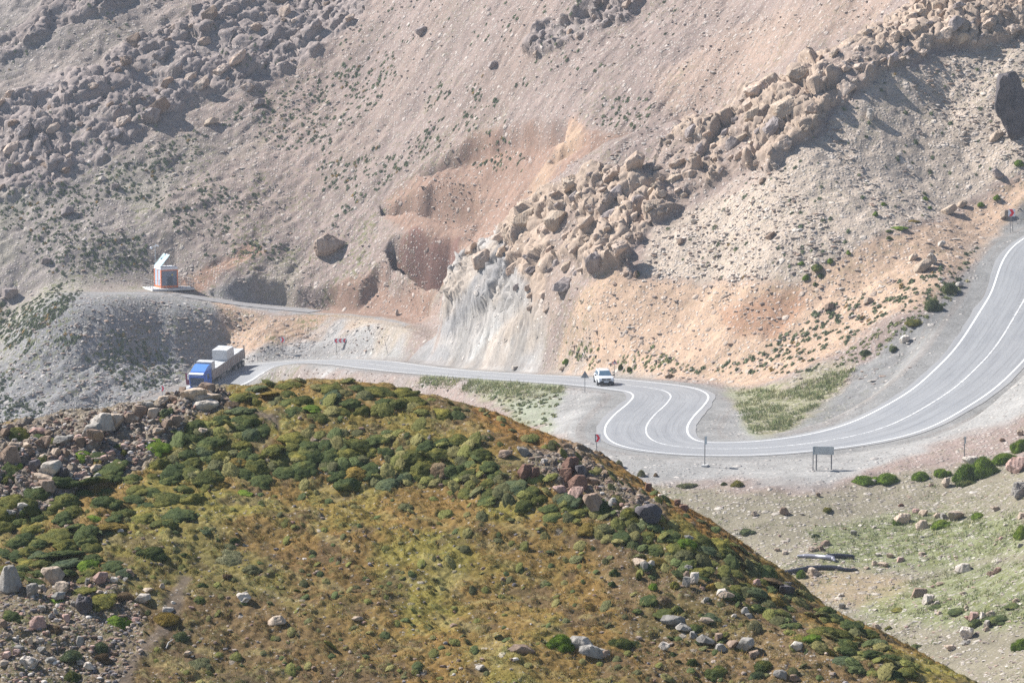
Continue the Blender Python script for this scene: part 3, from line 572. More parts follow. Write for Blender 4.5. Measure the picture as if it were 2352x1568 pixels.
# ================================================================== GENERIC BUILDERS
class MB:
    """collects boxes, prisms and rods into one mesh"""
    def __init__(s): s.bm = bmesh.new()
    def box(s, c, d, rot=None, bev=0.):
        r = bmesh.ops.create_cube(s.bm, size=1.); M = Matrix.Translation(c) @ (rot.to_4x4() if rot else Matrix()) @ Matrix.Diagonal((*d, 1)); bmesh.ops.transform(s.bm, matrix=M, verts=r['verts'])
        if bev:
            ed = list({e for v in r['verts'] for e in v.link_edges}); bmesh.ops.bevel(s.bm, geom=ed, offset=bev, segments=2, affect='EDGES', profile=.7)
        return s
    def prism(s, pts, x0, x1, axis='x'):
        """polygon extruded along an axis; pts are the two other coordinates"""
        f = {'x': lambda a, p: (a, p[0], p[1]), 'y': lambda a, p: (p[0], a, p[1]), 'z': lambda a, p: (p[0], p[1], a)}[axis]
        A = [s.bm.verts.new(f(x0, p)) for p in pts]; B = [s.bm.verts.new(f(x1, p)) for p in pts]; n = len(pts)
        s.bm.faces.new(A); s.bm.faces.new(B[::-1])
        for i in range(n): s.bm.faces.new((A[i], B[i], B[(i + 1) % n], A[(i + 1) % n]))
        return s
    def loft(s, rings):
        R_ = [[s.bm.verts.new(p) for p in r] for r in rings]; n = len(R_[0])
        for a, b in zip(R_[:-1], R_[1:]):
            for i in range(n): s.bm.faces.new((a[i], a[(i + 1) % n], b[(i + 1) % n], b[i]))
        s.bm.faces.new(R_[0][::-1]); s.bm.faces.new(R_[-1]); return s
    def rod(s, a, b, r, seg=8, r2=None):
        a, b = Vector(a), Vector(b); d = b - a; q = d.to_track_quat('Z', 'Y').to_matrix()
        x, y = q @ Vector((1, 0, 0)), q @ Vector((0, 1, 0)); r2 = r if r2 is None else r2
        return s.loft([[p + (x * math.cos(t) + y * math.sin(t)) * rr for t in [2 * math.pi * k / seg for k in range(seg)]] for p, rr in ((a, r), (b, r2))])
    def tube(s, pts, rad, seg=10):
        """pipe through points, rad a number or list"""
        pts = [Vector(p) for p in pts]; rings = []
        for i, p in enumerate(pts):
            d = (pts[min(i + 1, len(pts) - 1)] - pts[max(i - 1, 0)]).normalized(); x = d.cross(Vector((0, 0, 1))).normalized(); y = x.cross(d); r = rad[i] if hasattr(rad, '__len__') else rad
            rings.append([p + (x * math.cos(t) + y * math.sin(t)) * r for t in [2 * math.pi * k / seg for k in range(seg)]])
        return s.loft(rings)
    def build(s, name, m, parent=None, smooth=False, **k):
        bmesh.ops.recalc_face_normals(s.bm, faces=s.bm.faces); me = bpy.data.meshes.new(name); s.bm.to_mesh(me); s.bm.free()
        if smooth: me.polygons.foreach_set('use_smooth', [True] * len(me.polygons))
        return link(name, me, m, parent, **k)
def thing(name, label, cat, loc, rz=0., group=None, pitch=0.):
    o = bpy.data.objects.new(name, None); COL.objects.link(o); o.location = loc; o.rotation_euler = (pitch, 0, rz); o['label'] = label; o['category'] = cat
    if group: o['group'] = group
    return o
def dup(root, loc, rz, label=None):
    r = root.copy(); COL.objects.link(r); r.location = loc; r.rotation_euler = (0, 0, rz)
    if label: r['label'] = label
    for c in root.children:
        d = c.copy(); COL.objects.link(d); d.parent = r
        for g in c.children:
            e = g.copy(); COL.objects.link(e); e.parent = d
    return r
def sim(name, col, rough=.5, metal=0., spec=.4):
    m, t, b = mat(name); b.inputs['Base Color'].default_value = (*col, 1); b.inputs['Roughness'].default_value = rough; b.inputs['Metallic'].default_value = metal; b.inputs['Specular IOR Level'].default_value = spec; return m
# ================================================================== ROCK AND SHRUB SHAPES
def ico(sub):
    bm = bmesh.new(); bmesh.ops.create_icosphere(bm, subdivisions=sub, radius=1.); V = np.array([v.co[:] for v in bm.verts]); Fc = np.array([[v.index for v in f.verts] for f in bm.faces]); bm.free()
    return V / np.linalg.norm(V, axis=1)[:, None], Fc
ICO = {k: ico(k) for k in (1, 2, 3, 4)}
def rock_shape(seed, sub=4, planes=12, soft=0., rough=.05):
    rg = np.random.default_rng(seed); D, Fc = ICO[sub]; P = rg.normal(size=(planes, 3)); P /= np.linalg.norm(P, axis=1)[:, None]
    P = np.r_[P, [[0, 0, 1], [0, 0, -1]]]; d = np.r_[rg.uniform(.62, 1., planes), [rg.uniform(.6, .85), .8]]
    c = D @ P.T; q = np.where(c > .05, d / np.maximum(c, .05), 9.)
    r = q.min(1) if soft == 0 else (q ** -(1 / soft)).sum(1) ** -soft
    r = np.minimum(r, 1.35); V = D * r[:, None]
    if rough:
        n = fbm(V[:, 0] * 1.7 + seed, V[:, 1] * 1.7, V[:, 2] * 1.7, 4, seed); cr = np.abs(fbm(V[:, 0] * .9, V[:, 1] * 2.2 + seed, V[:, 2] * 2.6, 3, seed + 9))
        V = V * (1 + rough * n - rough * 1.6 * (1 - ss(0, .16, cr)))[:, None]
    V /= np.abs(V).max(0); return V, Fc
def smooth_angle(me, a=.6):
    try: me.set_sharp_from_angle(angle=a)
    except Exception: pass
ROCKS = []
for k in range(9):
    V, Fc = rock_shape(40 + k, 4, 9 + k % 4, 0., .045); me = mesh_from('angular_rock', V, Fc, True); smooth_angle(me, .45); ROCKS.append(me)
ROUND = []
for k in range(8):
    V, Fc = rock_shape(80 + k, 4, 10 + k % 3, .045, .12); me = mesh_from('blocky_rock', V, Fc, True); smooth_angle(me, .55); ROUND.append(me)
SLAB = []
for k in range(5):
    V, Fc = rock_shape(120 + k, 4, 7 + k % 2, 0., .03); me = mesh_from('slab_rock', V, Fc, True); smooth_angle(me, .45); SLAB.append(me)
RM = dict(tan=rock_mat('tan_limestone', (.40, .30, .22), (.52, .43, .34)), white=rock_mat('white_limestone', (.44, .385, .33), (.62, .56, .49), bump=1.), grey=rock_mat('grey_limestone', (.235, .215, .19), (.36, .335, .30)),
          brown=rock_mat('brown_rock', (.20, .14, .10), (.34, .25, .19)), red=rock_mat('rusty_red_rock', (.14, .075, .055), (.26, .155, .115)), dark=rock_mat('dark_slate', (.07, .065, .07), (.16, .14, .14)), lilac=rock_mat('weathered_grey_rock', (.26, .215, .20), (.37, .32, .30), sc=.5, dist=.2),
          ridge=rock_mat('weathered_tan_rock', (.38, .275, .205), (.52, .43, .36), sc=.5, dist=.2), pink=rock_mat('pinkish_rock', (.36, .22, .18), (.50, .36, .31)))
def px_per_m(Y): return F / (Y * CP + 1e-9) / CP
def put_rock(sh, u, v, w, h, typ, label, name='boulder', cat='boulder', shape=None, group=None, depth=1., rz=None, sink=.25, tilt=0., roll=0.):
    """w x h pixels round the pixel centre u, v; it stands on the ground under its lower edge"""
    p = sh.at(u, v + h * (.5 - sink * .5)); s = F / p.y; W_, H_ = w / s, h / s
    me = shape or random.choice(ROCKS); sx = W_ / 2; sz = H_ / 2 * 1.04; sy = .5 * (sx + sz) * depth
    o = bpy.data.objects.new(name, me); COL.objects.link(o); o.scale = (sx, sy, sz)
    o.rotation_euler = (tilt, roll, random.uniform(-.35, .35) if rz is None else rz); o.location = (p.x, p.y + sy * .3, p.z + sz * (1 - sink * 1.3))
    if not me.materials: me.materials.append(RM['tan'])
    o.material_slots[0].link = 'OBJECT'; o.material_slots[0].material = RM[typ]
    o['label'] = label; o['category'] = cat
    if group: o['group'] = group
    return o
CW = dict(tan='tan', white='whitish', grey='grey', brown='brown', red='rusty red', dark='dark', pink='pinkish', lilac='grey', ridge='tan')
# ---- cushion shrubs: lobed domes covered in short shoots
def cushion(seed, lobes=6, flat_=.42, shoots=2600, sl=.05, sw=.011):
    rg = np.random.default_rng(seed); D, Fc = ICO[4]
    c = [(0, 0, .0, .74)]; 
    for k in range(lobes):
        a = rg.uniform(0, 6.28); r = rg.uniform(.4, .78); c.append((r * math.cos(a), r * math.sin(a), rg.uniform(-.05, .1), rg.uniform(.24, .42)))
    r = np.zeros(len(D))
    for x, y, z, q in c:
        C_ = np.array([x, y, z]); b = D @ C_; disc = b * b - (C_ @ C_) + q * q; r = np.maximum(r, np.where(disc > 0, b + np.sqrt(np.maximum(disc, 0)), 0))
    V = D * np.maximum(r, .3)[:, None]; n = fbm(V[:, 0] * 2.6 + seed, V[:, 1] * 2.6, V[:, 2] * 2.6, 4, seed, .6); V *= (1 + .22 * n + .09 * fbm(V[:, 0] * 9 + seed, V[:, 1] * 9, V[:, 2] * 9, 2, seed + 5))[:, None]
    V[:, 2] = np.where(V[:, 2] > 0, V[:, 2] * flat_ / .74 * 1.05, V[:, 2] * .25)
    tri = V[Fc]; nr = np.cross(tri[:, 1] - tri[:, 0], tri[:, 2] - tri[:, 0]); ar = np.linalg.norm(nr, axis=1); nr /= ar[:, None] + 1e-9
    ok = (tri[:, :, 2].mean(1) > -.03); pr = ar * ok; pr /= pr.sum(); i = rg.choice(len(Fc), shoots, p=pr); w = rg.dirichlet((1, 1, 1), shoots)
    P = (tri[i] * w[..., None]).sum(1); d = nr[i] + rg.normal(size=(shoots, 3)) * .38; d[:, 2] += .25; d /= np.linalg.norm(d, axis=1)[:, None]
    t = np.cross(d, rg.normal(size=(shoots, 3))); t /= np.linalg.norm(t, axis=1)[:, None]; L = sl * rg.uniform(.5, 1.5, shoots)[:, None]; W_ = sw * rg.uniform(.7, 1.5, shoots)[:, None]
    bl = np.stack([P - d * .012 + t * W_, P - d * .012 - t * W_, P + d * L], 1).reshape(-1, 3); nb = len(V); FB = np.arange(shoots * 3).reshape(-1, 3) + nb
    base = np.clip(.5 + .45 * fbm(V[:, 0] * 2.2, V[:, 1] * 2.2 + seed, V[:, 2] * 2, 3, seed + 3), 0, 1); bt = np.clip(.5 + .45 * fbm(P[:, 0] * 2.2, P[:, 1] * 2.2 + seed, P[:, 2] * 2, 3, seed + 3) + rg.normal(size=shoots) * .22, 0, 1)
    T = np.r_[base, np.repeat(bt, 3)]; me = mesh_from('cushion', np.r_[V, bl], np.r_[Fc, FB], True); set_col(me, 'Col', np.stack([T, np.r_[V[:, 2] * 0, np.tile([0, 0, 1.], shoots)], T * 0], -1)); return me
CUSH = [cushion(200 + k, 6 + k % 5, .40 + .05 * (k % 3)) for k in range(9)]
TUFTY = [cushion(230 + k, 8, .55, 3800, .12, .009) for k in range(4)]
BALL = [cushion(250 + k, 2, .68, 2600, .05, .011) for k in range(2)]
def shrub_mat(name, a, b_, c, dry=0.):
    m, t, b = mat(name); n = N(t); s = n.n('SeparateColor'); n.link(n.n('VertexColor', layer_name='Col').outputs[0], s.inputs[0]); oi = n.n('ObjectInfo').outputs['Random']
    P = n.n('NewGeometry').outputs['Position']; f = n.noise(P, 1.4, 4, .6); x = n.math('ADD', n.math('MULTIPLY', s.outputs[0], .65), n.math('ADD', n.ramp(f, .3, .7, -.22, .32), n.math('MULTIPLY', n.math('SUBTRACT', oi, .5), .35)))
    r = n.n('ValToRGB'); e = r.color_ramp.elements; e[0].position = .12; e[0].color = (*a, 1); e[1].position = .85; e[1].color = (*c, 1); q = e.new(.5); q.color = (*b_, 1); n.link(x, r.inputs[0])
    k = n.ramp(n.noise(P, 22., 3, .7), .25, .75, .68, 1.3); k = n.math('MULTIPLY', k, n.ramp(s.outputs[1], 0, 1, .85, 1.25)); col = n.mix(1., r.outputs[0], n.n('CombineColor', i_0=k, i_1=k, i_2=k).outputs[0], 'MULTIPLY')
    n.link(col, b.inputs['Base Color']); b.inputs['Roughness'].default_value = .85; b.inputs['Specular IOR Level'].default_value = .12
    tr = n.n('BsdfTranslucent'); n.link(col, tr.inputs[0]); mx = n.n('MixShader', i_0=n.math('MULTIPLY', s.outputs[1], .4)); n.link(b.outputs[0], mx.inputs[1]); n.link(tr.outputs[0], mx.inputs[2]); n.link(mx.outputs[0], t.nodes['Material Output'].inputs[0])
    bp = n.n('Bump', i_Strength=.8, i_Distance=.03); n.link(n.noise(P, 30., 3, .7), bp.inputs['Height']); n.link(bp.outputs[0], b.inputs['Normal']); return m
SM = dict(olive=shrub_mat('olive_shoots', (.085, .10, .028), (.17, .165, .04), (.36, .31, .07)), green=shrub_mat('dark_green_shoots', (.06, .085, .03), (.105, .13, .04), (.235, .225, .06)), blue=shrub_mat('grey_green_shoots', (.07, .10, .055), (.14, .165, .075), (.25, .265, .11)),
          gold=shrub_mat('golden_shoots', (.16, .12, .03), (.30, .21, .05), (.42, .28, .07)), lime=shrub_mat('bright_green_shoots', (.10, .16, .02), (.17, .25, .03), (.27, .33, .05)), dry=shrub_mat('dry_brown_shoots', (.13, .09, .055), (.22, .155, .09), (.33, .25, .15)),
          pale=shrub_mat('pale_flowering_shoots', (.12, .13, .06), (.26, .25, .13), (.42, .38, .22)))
WORD = dict(olive='olive', green='dark green', blue='grey green', gold='golden', lime='bright green', dry='dry brown', pale='pale')
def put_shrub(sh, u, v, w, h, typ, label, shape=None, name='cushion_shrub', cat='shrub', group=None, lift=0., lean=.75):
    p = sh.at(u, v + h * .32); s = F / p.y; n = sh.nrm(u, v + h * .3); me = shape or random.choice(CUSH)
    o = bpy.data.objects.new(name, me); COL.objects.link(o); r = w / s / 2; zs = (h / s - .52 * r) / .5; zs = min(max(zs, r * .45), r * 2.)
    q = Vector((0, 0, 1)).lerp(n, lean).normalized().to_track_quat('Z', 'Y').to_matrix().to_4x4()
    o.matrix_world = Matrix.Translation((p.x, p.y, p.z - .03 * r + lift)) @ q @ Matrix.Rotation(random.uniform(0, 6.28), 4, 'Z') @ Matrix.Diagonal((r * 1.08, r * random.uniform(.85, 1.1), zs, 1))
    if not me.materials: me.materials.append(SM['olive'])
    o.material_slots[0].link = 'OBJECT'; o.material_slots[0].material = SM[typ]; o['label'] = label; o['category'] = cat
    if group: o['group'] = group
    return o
def scatter_mesh(name, shapes, pos, scl, rot, col, m, up=None, smooth=False, **k):
    """many small things nobody could count, as one mesh"""
    VV, FF, CC = [], [], []; off = 0; sel = RNG.integers(0, len(shapes), len(pos))
    for j, (V, Fc) in enumerate(shapes):
        ix = np.where(sel == j)[0]
        if not len(ix): continue
        c, s = np.cos(rot[ix])[:, None], np.sin(rot[ix])[:, None]; P = V[None] * scl[ix][:, None, :]
        X = P[..., 0] * c - P[..., 1] * s; Y = P[..., 0] * s + P[..., 1] * c; Q = np.stack([X, Y, P[..., 2]], -1)
        if up is not None:
            Q[..., 2] = Q[..., 2] - (up[ix, 0:1] * X + up[ix, 1:2] * Y) / up[ix, 2:3]
        Q = Q + pos[ix][:, None]; VV.append(Q.reshape(-1, 3)); n = len(V)
        FF.append((Fc[None] + (np.arange(len(ix)) * n)[:, None, None] + off).reshape(-1, Fc.shape[1])); CC.append(np.repeat(col[ix], n, 0)); off += n * len(ix)
    me = mesh_from(name, np.concatenate(VV), np.concatenate(FF), smooth); set_col(me, 'Col', np.concatenate(CC)); return link(name, me, m, kind='stuff', **k)
def sample(sh, poly, n, k=K, ymax=None, ymin=None, keep=None):
    a = np.array(poly) * (k or 1); u = RNG.uniform(a[:, 0].min(), a[:, 0].max(), n * 4); v = RNG.uniform(a[:, 1].min(), a[:, 1].max(), n * 4)
    i = pip([tuple(q) for q in a], u, v); u, v = u[i][:n], v[i][:n]; out = []
    for x, y in zip(u, v):
        r, c = sh.hit(x, y)
        if ymax and sh.Y[r, c] > ymax or ymin and sh.Y[r, c] < ymin: continue
        if keep is not None and not keep(r, c, x, y): continue
        out.append((x, y, r, c))
    return out
def on_ground(sh, pts, jit=0.):
    P = []; Nn = []
    for x, y, r, c in pts:
        r2 = min(r, len(sh.ys) - 2); c2 = min(max(c, 1), len(sh.t) - 2); f, g = RNG.uniform(0, 1, 2); a = r2; 
        p0 = np.array([sh.X[a, c2], sh.Y[a, c2], sh.Z[a, c2]]); p1_ = np.array([sh.X[a + 1, c2], sh.Y[a + 1, c2], sh.Z[a + 1, c2]]); p2_ = np.array([sh.X[a, c2 + 1], sh.Y[a, c2 + 1], sh.Z[a, c2 + 1]])
        P.append(p0 + f * (p1_ - p0) + g * (p2_ - p0)); n = np.cross(p2_ - p0, p1_ - p0); n = n / (np.linalg.norm(n) + 1e-9); n[2] = max(abs(n[2]), .8); Nn.append(n)
    return np.array(P), np.array(Nn)
# ================================================================== ROCKS OF THE NEAR HILL (pixel centre, size, kind, own words)
def Z1(L): return [(x * .10884, 350 + y * .10884, w * .10884, h * .10884, t, lb) for x, y, w, h, t, lb in L]
def Z5(L): return [(x * .10884, 512.5 + y * .10884, w * .10884, h * .10884, t, lb) for x, y, w, h, t, lb in L]
def Z3(L): return [(500 + x * .10884, 425 + y * .10884, w * .10884, h * .10884, t, lb) for x, y, w, h, t, lb in L]
def Z6(L): return [(600 + x * .085, 550 + y * .085, w * .085, h * .085, t, lb) for x, y, w, h, t, lb in L]
def Z4(L): return [(750 + x * .1804, 400 + y * .1804, w * .1804, h * .1804, t, lb) for x, y, w, h, t, lb in L]
crest = Z1([(1865, 350, 175, 95, 'brown', 'cracked grey brown rock on the crest in front of the truck'), (1780, 415, 230, 110, 'tan', 'tan jagged rock propped below the rock in front of the truck'), (1860, 445, 330, 60, 'tan', 'long ribbed tan ledge above the white slab on the crest'),
    (1850, 505, 290, 75, 'white', 'bright white slab lying on the crest below the truck'), (1500, 460, 110, 70, 'tan', 'jagged pale rock on the crest under the small chevron sign'), (1590, 455, 80, 60, 'brown', None), (1275, 570, 120, 95, 'brown', None), (1350, 520, 115, 90, 'grey', None), (1390, 590, 115, 75, 'tan', None), (1180, 620, 130, 70, 'brown', None),
    (935, 655, 220, 130, 'white', 'big pale rock on the skyline carrying a round dry cushion plant'), (1060, 650, 150, 115, 'tan', 'tan wedge of rock leaning on the big pale skyline rock'), (830, 760, 200, 120, 'grey', None), (865, 805, 150, 95, 'brown', 'brown block below the big pale skyline rock'), (740, 845, 110, 75, 'brown', None), (40, 770, 95, 70, 'brown', None), (330, 742, 170, 42, 'pink', None), (75, 970, 190, 130, 'brown', 'large brown block at the left end of the rocky crest'),
    (400, 870, 120, 95, 'brown', None), (560, 830, 150, 60, 'grey', None), (430, 1110, 230, 130, 'white', 'upright white ribbed rock leaning among the crest rubble'), (400, 1185, 230, 80, 'tan', 'tan wedge under the upright white ribbed rock'), (440, 1250, 180, 90, 'brown', 'brown block at the foot of the white ribbed rock'), (335, 1282, 110, 42, 'white', None), (560, 1125, 120, 90, 'dark', None), (130, 880, 120, 55, 'tan', None), (250, 930, 100, 60, 'brown', None), (500, 950, 95, 72, 'tan', None),
    (300, 1060, 120, 85, 'dark', None), (880, 1085, 115, 62, 'tan', None), (640, 1150, 50, 42, 'tan', None), (705, 1172, 85, 42, 'pink', None), (1520, 690, 115, 85, 'brown', None), (1625, 660, 115, 82, 'brown', None), (1440, 745, 120, 50, 'tan', None), (1845, 745, 95, 52, 'tan', 'square tan stone alone among olive cushions near the crest'), (70, 1500, 140, 62, 'grey', None), (180, 1432, 150, 50, 'white', None), (1700, 1405 - 60, 30, 15, 'tan', None)])
stones = Z5([(70, 610, 190, 200, 'grey', 'largest smooth grey boulder, cut by the picture edge'), (500, 580, 225, 125, 'tan', 'broad cracked tan boulder between cushions'), (930, 600, 145, 92, 'pink', 'rounded pinkish stone beside a green cushion'), (1050, 615, 85, 46, 'white', None), (1140, 610, 46, 40, 'grey', None), (1185, 555, 105, 48, 'brown', 'flat brown stone at the top of the bare soil patch'), (795, 635, 52, 50, 'grey', None), (280, 715, 130, 120, 'grey', 'upright tapering grey stone with a flat top'),
    (545, 690, 155, 82, 'tan', 'square tan block with a flat bright top'), (370, 690, 95, 46, 'grey', None), (540, 760, 150, 60, 'grey', None), (785, 850, 175, 155, 'dark', 'tall dark grey upright slab standing beside shrubs'), (670, 835, 62, 42, 'grey', None), (1290, 785, 145, 72, 'white', 'smooth white stone on the slope by the bare soil'), (1540, 893, 115, 42, 'white', 'white flat stone behind a small golden shrub'), (1350, 710, 110, 42, 'tan', None), (1485, 670, 52, 42, 'tan', None), (345, 1000, 155, 92, 'pink', 'pale pinkish slanting boulder among the small stones'),
    (30, 1020, 85, 62, 'brown', None), (610, 965, 82, 62, 'pink', None), (370, 880, 78, 52, 'grey', None), (500, 900, 62, 42, 'grey', None), (465, 945, 52, 36, 'grey', None), (495, 990, 52, 40, 'white', None), (530, 850, 92, 36, 'white', None), (60, 1130, 72, 52, 'tan', None), (145, 1155, 32, 42, 'white', None), (270, 1180, 56, 82, 'tan', 'small upright tan stone among stones near the picture edge'), (210, 1180, 52, 26, 'white', None), (375, 1170, 62, 36, 'white', None), (725, 1190, 66, 92, 'grey', 'narrow upright grey brown stone beside a thorny shrub'), (365, 1255, 82, 52, 'grey', None),
    (150, 1240, 112, 42, 'grey', None), (140, 1280, 82, 42, 'pink', None), (40, 1310, 92, 62, 'pink', None), (265, 1385, 185, 108, 'white', 'big white rounded boulder near the bottom left corner'), (650, 1350, 155, 48, 'grey', 'bluish grey flat slab near the white rounded boulder'), (725, 1375, 105, 42, 'grey', None), (800, 1410, 108, 62, 'white', 'cracked whitish stone at the end of the grey slabs'), (450, 1355, 112, 36, 'grey', None), (40, 1390, 82, 42, 'tan', None), (125, 1395, 52, 52, 'tan', None), (1240, 980, 72, 36, 'pink', None),
    (2240, 760, 75, 52, 'white', 'small white stone resting against a grey one on the turf'), (2225, 805, 92, 56, 'grey', 'small grey stone beside a white one on the turf'), (1755, 875, 62, 22, 'pink', None), (1715, 1300, 82, 36, 'tan', None), (845, 1235, 52, 40, 'pink', None), (1585, 825, 52, 20, 'white', None)])
right = Z3([(645, 395, 190, 125, 'red', 'large rusty block at the top of the red rock pile'), (600, 480, 130, 95, 'red', None), (745, 430, 105, 105, 'dark', None), (700, 535, 185, 115, 'red', 'dark rusty block in the middle of the red rock pile'), (850, 520, 125, 62, 'brown', None), (690, 635, 140, 135, 'pink', 'pale pink faced block under the red rock pile'), (555, 612, 145, 72, 'pink', None), (860, 712, 180, 145, 'brown', 'brown slanting block over a black hollow below the red pile'), (1375, 820, 260, 135, 'dark', 'long dark slate boulder below the hill skyline'),
    (230, 430, 150, 120, 'red', None), (315, 450, 110, 110, 'red', None), (50, 262, 125, 62, 'brown', None), (210, 250, 135, 60, 'grey', None), (400, 332, 62, 42, 'white', None), (1360, 575, 62, 62, 'red', None), (1690, 762, 95, 48, 'red', None), (1622, 712, 62, 42, 'red', None), (1480, 655, 62, 36, 'white', None), (1030, 720, 82, 62, 'grey', None), (1270, 1255, 145, 62, 'tan', None), (1320, 1300, 92, 72, 'grey', None), (1380, 1275, 72, 52, 'white', None), (1720, 1320, 82, 52, 'grey', None), (1790, 1400, 82, 92, 'white', 'upright pale stone among cushions on the right slope'),
    (1710, 1440, 82, 82, 'grey', None), (1700, 1370, 62, 52, 'brown', None), (1740, 1035, 102, 36, 'grey', None), (2030, 1540, 112, 52, 'white', None)])
low = Z6([(850, 820, 330, 90, 'grey', 'long smooth grey slab under a row of green cushions'), (970, 910, 190, 72, 'grey', None), (1090, 990, 125, 62, 'grey', None), (1220, 1060, 225, 82, 'grey', 'layered grey slab in the middle of the slanting slab row'), (1385, 1030, 115, 85, 'brown', None), (1420, 1150, 165, 92, 'grey', None), (1560, 1115, 175, 92, 'brown', None), (1685, 1110, 210, 135, 'grey', 'rounded grey brown boulder closing the slanting slab row'),
    (1820, 1222, 135, 62, 'brown', None), (735, 1130, 135, 72, 'white', 'cracked whitish stone alone on brown soil'), (40, 1230, 125, 62, 'brown', None), (1240, 580, 82, 52, 'grey', None), (1480, 530, 195, 82, 'tan', None), (1690, 720, 92, 62, 'grey', None), (1745, 775, 92, 52, 'grey', None), (1255, 830, 185, 58, 'tan', None), (1570, 770, 72, 42, 'white', None), (2180, 480, 175, 125, 'dark', 'dark jagged boulder near the foot of the hill skyline'), (2210, 400, 95, 52, 'dark', None), (1840, 370, 92, 62, 'pink', None), (2290, 1130, 160, 92, 'white', 'pale ledge shaped slab near the bottom right of the hill'), (2130, 1460, 175, 72, 'grey', None), (2270, 1500, 155, 72, 'brown', None)])
low += [(x * K, y * K, w * K, h * K, t, lb) for x, y, w, h, t, lb in [(1325, 1476, 64, 22, 'grey', None), (1352, 1494, 52, 20, 'grey', None), (1378, 1502, 40, 16, 'grey', None), (1196, 1490, 62, 16, 'brown', 'flat brown slab sunk in the turf near the bottom edge'), (634, 1424, 42, 16, 'tan', None), (560, 1372, 36, 16, 'white', None), (1100, 1532, 22, 12, 'white', None), (818, 1422, 26, 8, 'tan', None)]]
def near_rocks(L, where, grp, shapes=None):
    for u, v, w, h, t, lb in L:
        w *= 1.12; h *= 1.25
        big = 'large' if w > 15 else ('small' if w < 7.5 else 'medium'); sh_ = random.choice(SLAB if (w > 2.6 * h) else (shapes or ROCKS))
        put_rock(NS, u, v, w, h, t, lb or f'{big} {CW[t]} stone {where}', 'rock', 'rock', sh_, None if lb else grp, depth=1.0, sink=.28, roll=random.uniform(-.2, .2) + (.25 if u > 500 and w > 2 * h else 0))
near_rocks(crest, 'in the rubble of the rocky crest', 'rocks of the near crest'); near_rocks(stones, 'among stones and shrubs at the lower left of the hill', 'stones at the lower left', ROCKS + ROUND[:4])
near_rocks(right, 'on the right shoulder of the hill', 'rocks on the right shoulder'); near_rocks(low, 'on the lower right flank of the hill', 'stones on the lower right flank', ROCKS + ROUND[:3])
# ---- more crest blocks
for (u, v, r, c) in sample(NS, ZN['rocks'], 75):
    w = random.uniform(4, 11); t = random.choice(['brown', 'tan', 'brown', 'grey', 'tan', 'pink']); put_rock(NS, u, v, w, w * random.uniform(.4, .8), t, f'small {CW[t]} splinter of rock on the rocky crest', 'rock', 'rock', None, 'rocks of the near crest', sink=.2, tilt=random.uniform(-.4, .4), roll=random.uniform(-.5, .5))
# ================================================================== SHRUBS OF THE NEAR HILL
shr = []                                                   # u, v, w, h, type, label, shape
def add(u, v, w, h, t, lb=None, shape=None): shr.append((u, v, w, h, t, lb, shape))
for x, y, w, h, t, lb, s_ in [(965, 575, 105, 70, 'dry', 'round dry brown cushion growing on top of the pale skyline rock', BALL[0]), (2090, 480, 210, 80, 'dry', 'elongated brown and green cushion beside the white slab on the crest', None), (1520, 578, 175, 95, 'blue', 'smooth grey green dome below the jagged crest rocks', BALL[1]), (1470, 620, 175, 70, 'olive', None, None),
    (1640, 755, 160, 60, 'green', None, None), (1410, 875, 270, 80, 'lime', None, None), (890, 955, 220, 65, 'green', None, None), (730, 990, 190, 45, 'lime', None, None), (880, 1025, 110, 35, 'gold', None, None), (1100, 855, 150, 45, 'green', None, None), (1120, 930, 90, 60, 'olive', None, None), (360, 775, 170, 60, 'green', None, None), (190, 815, 230, 60, 'olive', None, None), (465, 820, 190, 55, 'green', None, None), (150, 885, 140, 60, 'olive', None, None), (375, 1005, 130, 60, 'olive', None, None),
    (100, 1120, 240, 80, 'green', None, None), (160, 1075, 90, 40, 'lime', None, None), (50, 1180, 110, 60, 'olive', None, None), (200, 1495, 100, 62, 'green', None, BALL[0])]:
    add(x * .10884, 350 + y * .10884, w * .10884, h * .10884, t, lb, s_)
